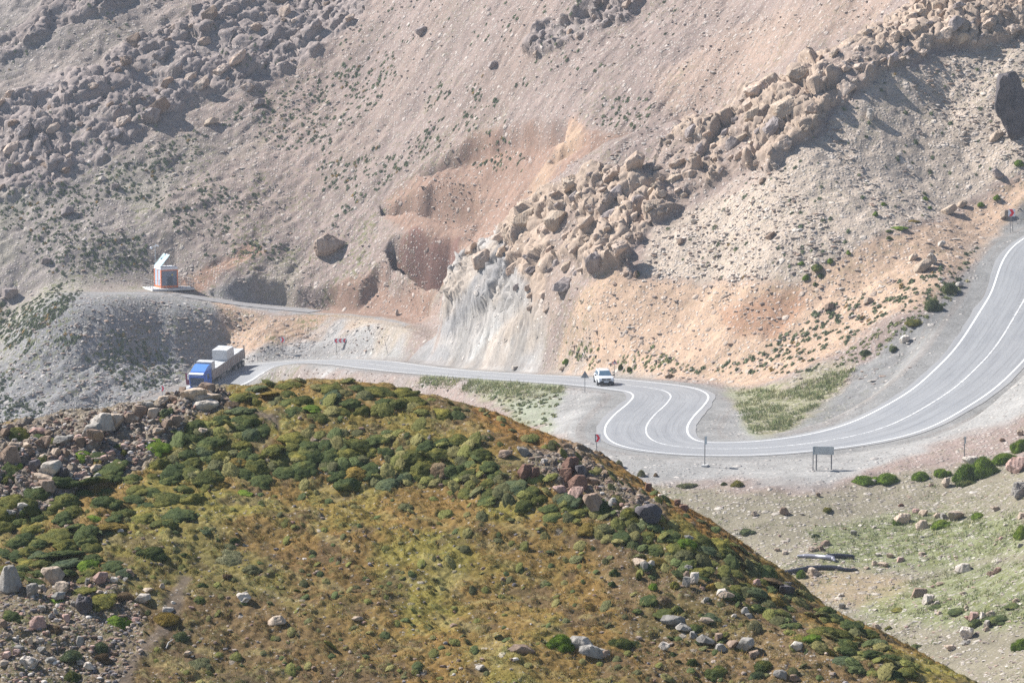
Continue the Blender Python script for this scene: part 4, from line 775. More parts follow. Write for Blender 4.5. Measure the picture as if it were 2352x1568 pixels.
for x, y, w, h, t, lb, s_ in [(1070, 975, 270, 120, 'lime', 'vivid yellow green cushion beside the tall dark slab', CUSH[2]), (1400, 345, 260, 120, 'green', 'dark spreading shrub alone in the upper turf', TUFTY[0]), (1685, 380, 70, 45, 'green', None, None), (1820, 785, 150, 80, 'green', None, None), (1510, 945, 240, 110, 'gold', 'golden shrub in front of the flat white stone', TUFTY[1]), (1655, 1135, 150, 90, 'blue', None, TUFTY[2]), (920, 1220, 170, 90, 'blue', None, TUFTY[3]), (660, 1285, 230, 110, 'blue', None, TUFTY[1]), (940, 1340, 140, 80, 'dry', None, TUFTY[0]),
    (660, 1490, 160, 90, 'green', None, TUFTY[2]), (90, 930, 210, 100, 'green', None, None), (880, 800, 340, 120, 'olive', None, TUFTY[1]), (770, 690, 240, 90, 'olive', None, None), (525, 815, 120, 40, 'lime', 'small vivid green mat between grey stones', None), (490, 1050, 180, 80, 'dry', None, TUFTY[3]), (1140, 750, 180, 90, 'dry', None, TUFTY[0]), (2110, 410, 260, 80, 'pale', None, TUFTY[1]), (2310, 500, 180, 90, 'pale', None, TUFTY[2]), (2100, 300, 160, 50, 'pale', None, TUFTY[3]), (1010, 460, 290, 110, 'green', None, None), (590, 440, 400, 110, 'blue', 'broad low grey green mat, the largest at the lower left', CUSH[4]), (550, 350, 440, 100, 'green', None, None),
    (830, 520, 210, 80, 'olive', None, None), (960, 530, 180, 70, 'gold', None, None), (610, 530, 180, 90, 'green', None, None), (770, 590, 200, 80, 'olive', None, None), (150, 550, 270, 110, 'green', None, None), (340, 610, 240, 90, 'green', None, None), (1820, 1385, 220, 70, 'pale', 'pale green leafy herb near the bottom of the turf', TUFTY[2]), (1855, 655, 90, 50, 'green', None, None), (2080, 590, 80, 50, 'dry', None, TUFTY[0]), (2140, 245, 100, 55, 'green', None, TUFTY[1]), (1890, 160, 110, 50, 'blue', None, None), (1450, 70, 220, 80, 'olive', None, None), (1560, 100, 150, 90, 'green', None, None)]:
    add(x * .10884, 512.5 + y * .10884, w * .10884, h * .10884, t, lb, s_)
for x, y, w, h, t, lb, s_ in [(275, 1080, 330, 170, 'green', 'dark lobed shrub in the bare lower slope', TUFTY[0]), (1065, 1310, 140, 90, 'green', None, TUFTY[1]), (1370, 1420, 300, 130, 'green', None, TUFTY[2]), (840, 1215, 130, 70, 'green', None, None), (1900, 1330, 260, 130, 'green', None, TUFTY[3]), (160, 255, 120, 90, 'green', None, None), (455, 300, 90, 70, 'olive', None, BALL[0]), (625, 410, 130, 110, 'lime', None, CUSH[1]), (870, 390, 130, 90, 'olive', None, None), (580, 560, 260, 110, 'green', None, None), (720, 560, 180, 100, 'dry', None, None), (760, 700, 330, 100, 'olive', None, None), (430, 695, 140, 55, 'green', None, None), (900, 700, 200, 120, 'green', None, None),
    (1120, 890, 200, 120, 'green', 'dense green cushion at the head of the slanting slab row', CUSH[3]), (1290, 780, 260, 90, 'blue', None, None), (1400, 1000, 240, 90, 'olive', None, None), (1850, 650, 240, 130, 'green', None, None), (1810, 880, 200, 180, 'pale', 'tall pale thorny plant on the lower right flank', TUFTY[1]), (1830, 1460, 220, 120, 'blue', None, TUFTY[3]), (1300, 410, 130, 140, 'gold', 'golden tipped cushion beside the upright pale stone', CUSH[5]), (130, 380, 110, 90, 'green', None, None)]:
    add(600 + x * .085, 550 + y * .085, w * .085, h * .085, t, lb, s_)
add(1130 * K + 70, 640, 30, 17, 'lime', 'leafy light green bush by grey slabs near the bottom edge', TUFTY[2])
hand = len(shr)
MATS = [([(510, 905), (640, 872), (800, 876), (900, 885), (980, 915), (1050, 960), (960, 985), (850, 950), (760, 960), (640, 935), (540, 940)], 90, 34, (16, 30)),
        ([(440, 965), (560, 950), (600, 985), (740, 1000), (880, 990), (1060, 1000), (1120, 1040), (1150, 1110), (1170, 1165), (1040, 1125), (900, 1112), (760, 1100), (640, 1075), (560, 1130), (420, 1100), (340, 1050), (420, 1000)], 230, 0, (13, 29)),
        ([(0, 1140), (120, 1100), (250, 1060), (420, 1110), (470, 1140), (380, 1190), (270, 1200), (200, 1270), (300, 1310), (190, 1330), (0, 1320)], 80, 0, (18, 36)),
        ([(1130, 1075), (1250, 1090), (1330, 1160), (1420, 1150), (1530, 1190), (1640, 1240), (1740, 1290), (1850, 1370), (2000, 1450), (2130, 1550), (2000, 1560), (1850, 1480), (1700, 1390), (1600, 1340), (1500, 1310), (1400, 1240), (1280, 1190), (1160, 1150)], 170, 0, (11, 26)),
        ([(560, 1110), (760, 1100), (1150, 1160), (1380, 1240), (1480, 1330), (1380, 1320), (1180, 1260), (900, 1180), (640, 1150)], 38, 0, (9, 17)),
        ([(300, 1180), (620, 1120), (1100, 1220), (1500, 1400), (1700, 1560), (200, 1560), (330, 1350)], 45, 0, (5, 12)),
        ([(1050, 930), (1180, 965), (1400, 1085), (1560, 1170), (1660, 1240), (1500, 1180), (1300, 1070), (1100, 990)], 34, 0, (7, 14)),
        ([(1480, 1330), (1700, 1410), (1950, 1500), (2100, 1570), (1500, 1560)], 46, 0, (7, 16))]
for mi, (poly, n, _, (a, b)) in enumerate(MATS):
    tries = sample(NS, poly, n * 7); cnt = 0
    for (u, v, r, c) in tries:
        if cnt >= n: break
        w = (a + (b - a) * random.random() ** 1.5) * 1.22; h = w * random.uniform(.36, .5)
        if any(((u - q[0]) / (w + q[2])) ** 2 + ((v - q[1]) / ((h + q[3]) * 1.1)) ** 2 < (.25 if mi in (1, 3) else .30 if mi < 3 else 1.) ** 2 for q in shr): continue
        if mi in (0, 1) and fbm(np.array([u / 40.]), np.array([v / 14.]), 0, 2, 3)[0] > .42: continue
        t = random.choices(['olive', 'green', 'blue', 'gold', 'lime', 'dry', 'pale'], [(6, 5, 1.5, 1.2, .2, .2, 0), (5, 8, 1.5, .9, .2, .3, 0), (5, 7, 1.5, .8, .3, .2, .0), (5, 7, 1.5, .8, .2, .4, 0), (3, 5, 2, .4, .2, 1.5, 1), (2, 5, 2, .3, .4, 1.5, .6), (2, 2, 1, 1, 0, 4, 0), (3, 5, 2, .4, .2, 1, .3)][mi])[0]
        shape = random.choice(CUSH) if mi < 4 else random.choice(TUFTY + CUSH[:3]); 
        if mi == 6: shape = random.choice(BALL + CUSH[:2]); h = w * .6
        add(u, v, w, h, t, None, shape); shr[-1] = shr[-1] + (mi,); cnt += 1
for k in range(46):
    u = 430 + 500 * (k + random.random()) / 46; v = float(np.interp(u, [c[0] for c in CREST], [c[1] for c in CREST])) + random.uniform(-1, 5); w = random.uniform(7, 15)
    add(u, v, w, w * random.uniform(.45, .65), random.choice(['dry', 'dry', 'olive', 'green', 'blue', 'pale']), None, random.choice(BALL + CUSH[:3])); shr[-1] = shr[-1] + (6,)
WH = ['near the crest of the hill', 'in the dense mat across the upper hill', 'in the mat at the left of the hill', 'in the band down the right side of the hill', 'on the turf just below the dense mat', 'alone in the lower turf', 'along the hill skyline above the road', 'on the lower right flank']
order = sorted(range(hand, len(shr)), key=lambda i: -shr[i][2])
keepn = set(order[:298 - hand]); rest = [i for i in order if i not in keepn]
for i, q in enumerate(shr):
    if i >= hand and i not in keepn: continue
    u, v, w, h, t, lb, s_ = q[:7]; mi = q[7] if len(q) > 7 else None
    if lb is None:
        if mi is None: mi = 1 if (v < 470 and u > 180) else 2 if (u < 130 and v < 590) else 3 if u > 600 and v < 600 else 7 if u > 600 else 5
        lb = f'{"broad" if w > 22 else "small" if w < 11 else "medium"} {WORD[t]} cushion shrub {WH[mi]}'; g = 'cushion shrubs ' + WH[mi]
    else: g = None
    put_shrub(NS, u, v, w, h, t, lb, s_, group=g, lean=.8)
print('shrubs', len(shr), 'hand', hand, 'rest', len(rest))
# the smallest cushions, turf grass, small stones of the near hill
def mini_tuft(seed, n, spread, up, wd):
    rg = np.random.default_rng(seed); a = rg.uniform(0, 6.28, n); r = rg.uniform(0, spread, n); P = np.stack([r * np.cos(a), r * np.sin(a), -.05 + 0 * a], -1); d = np.stack([np.cos(a) * r / spread * .8, np.sin(a) * r / spread * .8, np.full(n, 1.)], -1) + rg.normal(size=(n, 3)) * .3
    d *= up * rg.uniform(.5, 1.1, n)[:, None]; t = rg.normal(size=(n, 3)); t[:, 2] *= .2; t /= np.linalg.norm(t, axis=1)[:, None]; V = np.stack([P + t * wd, P - t * wd, P + d], 1).reshape(-1, 3); return V, np.arange(n * 3).reshape(-1, 3)
def dome_tuft(seed, n):
    rg = np.random.default_rng(seed); d = rg.normal(size=(n, 3)); d[:, 2] = np.abs(d[:, 2]); d /= np.linalg.norm(d, axis=1)[:, None]; P = d * rg.uniform(.3, .85, n)[:, None] * [1, 1, .6]; t = np.cross(d, rg.normal(size=(n, 3))); t /= np.linalg.norm(t, axis=1)[:, None]
    V = np.stack([P + t * .2, P - t * .2, P + d * .45], 1).reshape(-1, 3); D, Fc = ICO[1]; c = D * [.72, .72, .45]; return np.r_[V, c], np.r_[np.arange(n * 3).reshape(-1, 3), Fc + n * 3]
foliage = attr_mat('shoots_and_blades', .85, .3, 6., 0.); stone_m = attr_mat('loose_stone', .9, .25, 3., .6)
def small_cushion(seed):
    rg = np.random.default_rng(seed); D, Fc = ICO[3]; V = D * (1 + .22 * fbm(D[:, 0] * 2.4 + seed, D[:, 1] * 2.4, D[:, 2] * 2.4, 3, seed))[:, None] * [.8, .8, .45]; V[:, 2] = np.where(V[:, 2] > 0, V[:, 2], V[:, 2] * .3); i = rg.integers(0, len(V), 330); i = i[V[i, 2] > 0]; d = D[i] + rg.normal(size=(len(i), 3)) * .4; t = np.cross(d, rg.normal(size=(len(i), 3))); t /= np.linalg.norm(t, axis=1)[:, None]
    B = np.stack([V[i] + t * .022, V[i] - t * .022, V[i] + d * .13], 1).reshape(-1, 3); return np.r_[V, B], np.r_[Fc, np.arange(len(B)).reshape(-1, 3) + len(V)]
pts = [(shr[i][0], shr[i][1], *NS.hit(shr[i][0], shr[i][1])) for i in rest]
pts += sample(NS, [(0, 1000), (560, 900), (1100, 930), (1700, 1280), (2200, 1600), (0, 1600)], 520, keep=lambda r, c, x, y: NS.bare[r, c] < .3 and NS.Y[r, c] < 125)
P, Nn = on_ground(NS, pts); n = len(P); sz = np.r_[np.array([shr[i][2] for i in rest]) * .02, RNG.uniform(.07, .2, n - len(rest))]
cc = np.array([(.085, .105, .035), (.15, .15, .04), (.10, .10, .04), (.19, .17, .06)])[RNG.integers(0, 4, n)] * RNG.uniform(.7, 1.3, (n, 1))
scatter_mesh('low_scrub', [small_cushion(k) for k in range(6)], P, np.stack([sz, sz, sz * .8], -1), RNG.uniform(0, 6.28, n), cc, foliage, Nn, label='small scattered scrub plants all over the near hill')
pts = sample(NS, [(-60, 1000), (180, 920), (560, 860), (880, 870), (1180, 940), (1700, 1230), (2400, 1640), (-60, 1640)], 105000, keep=lambda r, c, x, y: NS.Y[r, c] < 125 and RNG.random() > NS.bare[r, c] * 1.1 and RNG.random() < .25 + .75 * NS.tuss[r, c])
P, Nn = on_ground(NS, pts); n = len(P); s0 = np.array([NS.col[r, c] for _, _, r, c in pts]); pal = np.array([(.24, .22, .05), (.34, .23, .055), (.30, .14, .03), (.42, .36, .16), (.16, .165, .045)])
cc = (s0 * .65 + pal[RNG.choice(5, n, p=[.36, .26, .12, .10, .16])] * .62) * RNG.uniform(.55, 1.4, (n, 1)); sz = RNG.uniform(.5, 1.3, n)
scatter_mesh('grass', [mini_tuft(k, 5, .09, .10, .012) for k in range(6)], P, np.stack([sz, sz, sz * 1.15], -1), RNG.uniform(0, 6.28, n), cc, foliage, Nn, label='short dry turf grass covering the near hill')
RS = [rock_shape(300 + k, 1, 7, 0., 0.) for k in range(8)]; RS2 = [rock_shape(320 + k, 2, 9, 0., .05) for k in range(6)]
pts = sample(NS, ZN['rocks'], 3200) + sample(NS, ZN['stones'], 1500) + sample(NS, ZN['rocks2'], 350) + sample(NS, [(0, 1000), (560, 900), (1100, 930), (1700, 1280), (2200, 1600), (0, 1600)], 1000, keep=lambda r, c, x, y: NS.Y[r, c] < 125)
P, Nn = on_ground(NS, pts); n = len(P); sz = .022 + .10 * RNG.random(n) ** 2.6; pal = np.array([(.24, .17, .13), (.34, .27, .22), (.20, .18, .18), (.50, .46, .42), (.30, .19, .15)])
scatter_mesh('rubble', RS2, P, np.stack([sz * RNG.uniform(.8, 1.5, n), sz, sz * RNG.uniform(.35, .8, n)], -1), RNG.uniform(0, 6.28, n), pal[RNG.choice(5, n, p=[.3, .25, .2, .1, .15])] * RNG.uniform(.8, 1.2, (n, 1)), stone_m, label='small angular rubble scattered over the near hill')
# stick
st_ = NS.at(166, 648.5); s2 = NS.at(172.5, 640.5); MB().tube([st_ + Vector((0, 0, .02)), st_.lerp(s2, .45) + Vector((-.03, 0, .1)), s2 + Vector((0, 0, .06))], [.022, .02, .012], 6).build('stick', sim('bleached_wood', (.6, .57, .52), .8), label='thin bleached stick lying on the lower turf', category='stick')
# ================================================================== ROCKS OF THE VALLEY AND THE MOUNTAIN
valley = Z4([(185, 620, 72, 48, 'brown', 'brown tan boulder alone on the gravel bank below the road'), (25, 630, 36, 32, 'tan', None), (850, 665, 112, 62, 'tan', 'broad low boulder with a green bush at its left end'), (955, 630, 56, 42, 'tan', None), (1035, 640, 52, 32, 'tan', None), (1070, 650, 62, 42, 'grey', None), (1140, 645, 96, 56, 'tan', 'square tan boulder right of the green bush in the valley'), (945, 690, 86, 52, 'tan', None), (835, 580, 36, 22, 'red', None), (1475, 365, 125, 105, 'pink', 'large reddish boulder on the bank at the right picture edge'),
    (1490, 505, 95, 100, 'grey', 'large grey block with a flat top at the right picture edge'), (1230, 342, 125, 62, 'white', 'pale grey slab behind the tall green plants'), (1085, 455, 66, 56, 'tan', 'pale pointed stone beside the tall green plants'), (680, 455, 54, 32, 'white', 'pale pointed stone in front of the green bush below the road'), (310, 535, 26, 12, 'white', None), (372, 525, 32, 24, 'brown', None), (415, 795, 66, 32, 'brown', None), (350, 830, 62, 26, 'tan', None), (390, 820, 52, 32, 'brown', None), (155, 835, 42, 20, 'tan', None), (195, 845, 36, 20, 'tan', None),
    (343, 950, 88, 46, 'tan', 'smooth tan boulder lying against the ribbed black pipe'), (685, 905, 42, 32, 'tan', None), (740, 915, 76, 26, 'tan', None), (1185, 930, 105, 52, 'white', 'long pale stone lying alone on the stony valley side'), (985, 1105, 82, 62, 'white', 'pale angular block beside a brown one in the lower valley'), (930, 1070, 92, 52, 'brown', None), (1050, 1020, 52, 22, 'tan', None), (1180, 1070, 52, 22, 'tan', None), (1230, 1200, 66, 52, 'pink', None), (1285, 1190, 46, 42, 'white', None), (1335, 1185, 62, 32, 'tan', None), (1310, 1250, 42, 52, 'white', None),
    (1210, 1290, 98, 78, 'white', 'large pale rounded boulder in the lower valley shrubs'), (1190, 1340, 82, 26, 'grey', None), (690, 1260, 66, 42, 'tan', None), (510, 1145, 42, 36, 'grey', None), (1370, 940, 52, 40, 'pink', None), (1340, 962, 62, 26, 'brown', None), (1110, 1375, 82, 30, 'tan', None), (1500, 185, 46, 36, 'tan', None), (1390, 222, 46, 26, 'brown', None), (1475, 1115, 46, 30, 'tan', None), (1500, 640, 46, 40, 'tan', None), (1000, 470, 30, 20, 'brown', None), (1360, 600, 66, 26, 'tan', None)])
for u, v, w, h, t, lb in valley:
    big = 'large' if w > 14 else ('small' if w < 8 else 'medium')
    put_rock(FS, u, v, w, h, t, lb or f'{big} {CW[t]} boulder on the stony valley floor below the road', 'boulder', 'boulder', random.choice(ROUND + ROCKS), None if lb else 'boulders of the valley floor', sink=.22)
for i in range(46):
    (u, v, r, c), = sample(FS, [(1400, 1130), (1700, 1160), (2352, 1150), (2352, 1560), (2140, 1500), (1800, 1290)], 1) or [(900, 560, 0, 0)]
    if NS.vm[:, int(np.clip(np.searchsorted(NS.t, (u - 512) / F), 0, len(NS.t) - 1))].min() < v + 4: continue
    w = random.uniform(3, 8); t = random.choice(['tan', 'tan', 'white', 'brown', 'pink', 'grey']); put_rock(FS, u, v, w, w * random.uniform(.4, .7), t, f'small {CW[t]} boulder on the stony valley floor below the road', 'boulder', 'boulder', None, 'boulders of the valley floor')
def K2(L): return [(x * K, y * K, w * K, h * K, t, r, lb) for x, y, w, h, t, r, lb in L]
for u, v, w, h, t, rl, lb in K2([(750, 566, 84, 53, 'ridge', -.55, 'lone dark oblong boulder on the slope above the red hollow'), (590, 236, 34, 18, 'lilac', -.6, 'oblong rock below the upper crags'), (480, 280, 44, 16, 'tan', -.45, 'flat pale slab on the slope right of the crags'), (231, 411, 24, 12, 'white', -.4, 'small white slab on the slope below the crags'), (341, 268, 56, 40, 'lilac', -.9, 'large upright boulder at the foot of the upper crags'), (478, 743, 20, 13, 'white', 0, 'small white stone on the grey scree above the truck'), (20, 676, 44, 26, 'lilac', 0, 'grey boulder on the slope at the left picture edge'), (150, 487, 40, 20, 'lilac', -.6, None),
    (1998, 264, 22, 30, 'white', 0, 'upright white block on the pale scree'), (2180, 484, 44, 18, 'tan', -.5, 'pale flat slab above the orange slope'), (2114, 612, 56, 22, 'tan', -.6, 'long tan slab in the middle of the orange slope'), (2140, 594, 24, 28, 'white', -.8, 'white block above the long tan slab'), (2304, 494, 36, 18, 'tan', -.7, 'slanting stone above the upper chevron sign'), (1770, 545, 28, 12, 'brown', -.6, None), (1748, 416, 26, 12, 'brown', -.6, None), (1562, 556, 26, 14, 'brown', -.6, None), (1900, 705, 30, 16, 'brown', -.6, None), (1990, 693, 30, 14, 'tan', -.6, None), (2075, 780, 30, 16, 'white', -.7, 'white jagged stone near the upper road'), (1590, 510, 20, 14, 'white', 0, None),
    (2205, 470, 30, 14, 'tan', -.5, None), (2290, 400, 24, 30, 'lilac', -.6, None), (2285, 312, 40, 18, 'tan', -.6, 'flat tan rock at the foot of the dark slab'), (100, 600, 30, 14, 'lilac', -.4, None), (260, 430, 26, 14, 'lilac', -.5, None), (965, 70, 32, 18, 'lilac', -.5, None), (1130, 150, 26, 14, 'lilac', -.5, None), (1290, 848, 22, 10, 'tan', 0, None), (1180, 846, 20, 10, 'white', 0, None), (2095, 590, 26, 14, 'tan', -.6, None), (2160, 560, 22, 12, 'white', -.5, None), (2200, 655, 26, 12, 'white', -.5, None), (1460, 632, 14, 20, 'brown', 0, None)]):
    wh = 'on the scree of the far mountain side' if u < 480 else 'on the slope beyond the road'
    put_rock(FS, u, v, w, h, t, lb or f'{CW[t]} boulder lying {wh}', 'boulder', 'boulder', random.choice(ROUND if h > .6 * w else SLAB), None if lb else 'boulders ' + wh, sink=.08, roll=rl, rz=0)
# the dark slab at the right edge
put_rock(FS, 2318 * K, 244 * K, 95 * K, 150 * K, 'dark', 'big dark brown rock slab at the right edge of the pale scree', 'rock_slab', 'rock', ROCKS[4], None, sink=.1, roll=-.35, rz=.5, depth=.6)
# blocks of the spur's outcrop, of the upper crags
def outcrop(poly, n, a, b, typ, label, grp, keep, rr=-.6, shapes=ROCKS + ROUND[:4] + SLAB[:2], asp=(.38, .68)):
    done = []
    for (u, v, r, c) in sample(FS, poly, n * 6, keep=keep):
        if len(done) >= n: break
        w = a + (b - a) * random.random() ** 2.2
        if any((u - q[0]) ** 2 + (v - q[1]) ** 2 < (.36 * (w + q[2])) ** 2 for q in done): continue
        done.append((u, v, w)); put_rock(FS, u, v, w, w * random.uniform(*asp), random.choice(typ), label, 'outcrop_block', 'rock', random.choice(shapes), grp, sink=.55, roll=rr + random.uniform(-.2, .2), rz=random.uniform(-.5, .5), depth=1.15)
outcrop(ZP['ridge'], 170, 8, 36, ['ridge', 'ridge', 'lilac', 'tan'], 'weathered tan block of the long outcrop above the road', 'blocks of the long outcrop', lambda r, c, x, y: FS.Y[r, c] < FS.lim[r, c] and FS.rocky[r, c] > .25)
outcrop(ZP['crag_left'], 105, 6, 26, ['lilac', 'lilac', 'brown', 'ridge'], 'grey weathered block of the crags on the upper mountain side', 'blocks of the upper crags', lambda r, c, x, y: FS.rocky[r, c] > .3, -.5, ROUND + ROCKS[:4])
outcrop(ZP['crag_top'], 14, 6, 13, ['lilac', 'ridge'], 'grey block of the small crag at the top of the picture', 'blocks of the small top crag', lambda r, c, x, y: FS.rocky[r, c] > .3, -.6)
# ================================================================== LOOSE STONES AND LOW PLANTS OF THE FAR SLOPES
noroad = lambda r, c, x, y: True
ALLF = [(-60, 0), (2412, 0), (2412, 1640), (2100, 1640), (1250, 1010), (1050, 880), (950, 850), (900, 740), (700, 720), (520, 830), (380, 930), (0, 1010), (-60, 1010)]
dR, _, _ = near_line(ROAD, FS.X[::4, ::4], FS.Y[::4, ::4], 40); dT, _, _ = near_line(TRK, FS.X[::4, ::4], FS.Y[::4, ::4], 20)
offroad = lambda r, c, x, y: dR[r // 4, c // 4] > 6.8 and dT[r // 4, c // 4] > 3. and FS.cl[r, c] < .5
chn = fbm((FS.X + .35 * FS.Y)[::4, ::4] / 3.2, FS.Y[::4, ::4] / 26, 0, 3, 33); chute = lambda r, c: chn[r // 4, c // 4]
pts = sample(FS, [(-60, -10), (2412, -10), (2412, 860), (-60, 1000)], 21000, keep=lambda r, c, x, y: offroad(r, c, x, y) and chute(r, c) > -.05) + sample(FS, ZP['pale'], 4600, keep=lambda r, c, x, y: offroad(r, c, x, y) and chute(r, c) > -.25) + sample(FS, ZP['scree_l'], 3200, keep=offroad) + sample(FS, ZP['orange'], 700, keep=offroad) + sample(FS, ZP['floor'], 6500, keep=offroad) + sample(FS, ZP['ramp'], 500, keep=offroad)
pts = [q for q in pts if not (FS.rocky[q[2], q[3]] > .5 and RNG.random() < .6)]
P, Nn = on_ground(FS, pts); n = len(P); sc_ = np.where(P[:, 1] < 300, .55, 1.); sz = (.06 + .27 * RNG.random(n) ** 4.) * sc_
pal = np.array([(.40, .335, .29), (.32, .26, .225), (.52, .47, .42), (.25, .21, .19), (.38, .28, .22)])
scatter_mesh('scree', RS, P, np.stack([sz * RNG.uniform(.9, 1.8, n), sz, sz * RNG.uniform(.22, .5, n)], -1), RNG.uniform(0, 6.28, n), pal[RNG.choice(5, n, p=[.34, .18, .28, .06, .14])] * RNG.uniform(.85, 1.15, (n, 1)), stone_m, label='loose pale stones strewn over the mountain slopes and valley')
g1 = lambda x, y: fbm(np.array([x / 3.]), np.array([y / 3.]), 0, 3, 8)[0]
def clumpy(sh, poly, n, thr=.0, s_=9., keep=offroad):
    return sample(sh, poly, n, keep=lambda r, c, x, y: keep(r, c, x, y) and fbm(np.array([sh.X[r, c] / s_]), np.array([sh.Y[r, c] / s_]), 0, 3, 8)[0] > thr)
pts = clumpy(FS, [(0, 450), (300, 370), (600, 220), (900, 120), (1150, 240), (950, 380), (820, 470), (700, 600), (470, 590), (0, 680)], 3000, .0) + clumpy(FS, ZP['scrub_l'], 1000, -.3) + clumpy(FS, [(-60, 800), (260, 760), (420, 830), (330, 930), (0, 1000), (-60, 1000)], 1300, -.1) + clumpy(FS, [(0, 0), (1700, 0), (1100, 330), (0, 460)], 700, .1)
pts += clumpy(FS, [(1700, 830), (1900, 700), (2100, 640), (2250, 560), (2200, 660), (1950, 800), (1850, 860), (1500, 860)], 420, -.1) + sample(FS, ZP['pale'], 110, keep=offroad) + clumpy(FS, [(1080, 330), (1200, 340), (1200, 400), (1080, 400)], 50, -1) + clumpy(FS, [(1380, 230), (1500, 220), (1480, 300), (1380, 290)], 60, -1)
m1 = len(pts); pts += clumpy(FS, ZP['grass_m'], 260, -.1, 3.) + clumpy(FS, [(1950, 800), (2200, 640), (2240, 650), (2000, 830), (1900, 850)], 180, -.6) + clumpy(FS, [(1600, 860), (1500, 800), (1280, 800), (1350, 860)], 110, -.3)
P, Nn = on_ground(FS, pts); n = len(P); sz = RNG.uniform(.14, .36, n) * np.r_[np.ones(m1), np.full(n - m1, .9)] * np.where(P[:, 1] < 300, .7, 1)
cA = np.array([(.13, .155, .085), (.165, .19, .10), (.11, .135, .075), (.30, .20, .07)])[RNG.choice(4, n, p=[.42, .25, .28, .05])]; cB = np.array([(.26, .27, .13), (.20, .23, .10), (.33, .30, .17), (.16, .19, .09)])[RNG.integers(0, 4, n)]
cc = np.where((np.arange(n) < m1)[:, None], cA, cB) * RNG.uniform(.8, 1.2, (n, 1))
scatter_mesh('low_scrub', [dome_tuft(60 + k, 40) for k in range(5)], P, np.stack([sz, sz, sz * 1.1], -1), RNG.uniform(0, 6.28, n), cc, foliage, Nn, label='low dark scrub dotted over the far slopes and road verges')
pts = clumpy(FS, ZP['grass_r'], 1600, -.12, 2.2) + clumpy(FS, ZP['green2'], 1500, -.2, 2.) + clumpy(FS, ZP['green3'], 1300, -.1, 3.) + clumpy(FS, [(960, 862), (1290, 885), (1290, 905), (1180, 915), (960, 885)], 900, -.4, 3.) + clumpy(FS, ZP['floor'], 1500, .15, 4.)
pts = [q for q in pts if offroad(q[2], q[3], 0, 0)]
P, Nn = on_ground(FS, pts); n = len(P); sz = RNG.uniform(1.6, 3.6, n) * np.where(P[:, 1] < 262, .62, 1.); cc = np.array([(.38, .38, .20), (.28, .32, .15), (.46, .43, .25), (.20, .25, .11)])[RNG.choice(4, n, p=[.3, .3, .2, .2])] * RNG.uniform(.8, 1.2, (n, 1))
scatter_mesh('grass', [mini_tuft(70 + k, 16, .12, .15, .014) for k in range(5)], P, np.stack([sz] * 3, -1), RNG.uniform(0, 6.28, n), cc, foliage, Nn, label='tall pale green weeds and grass beside the road and in the valley')
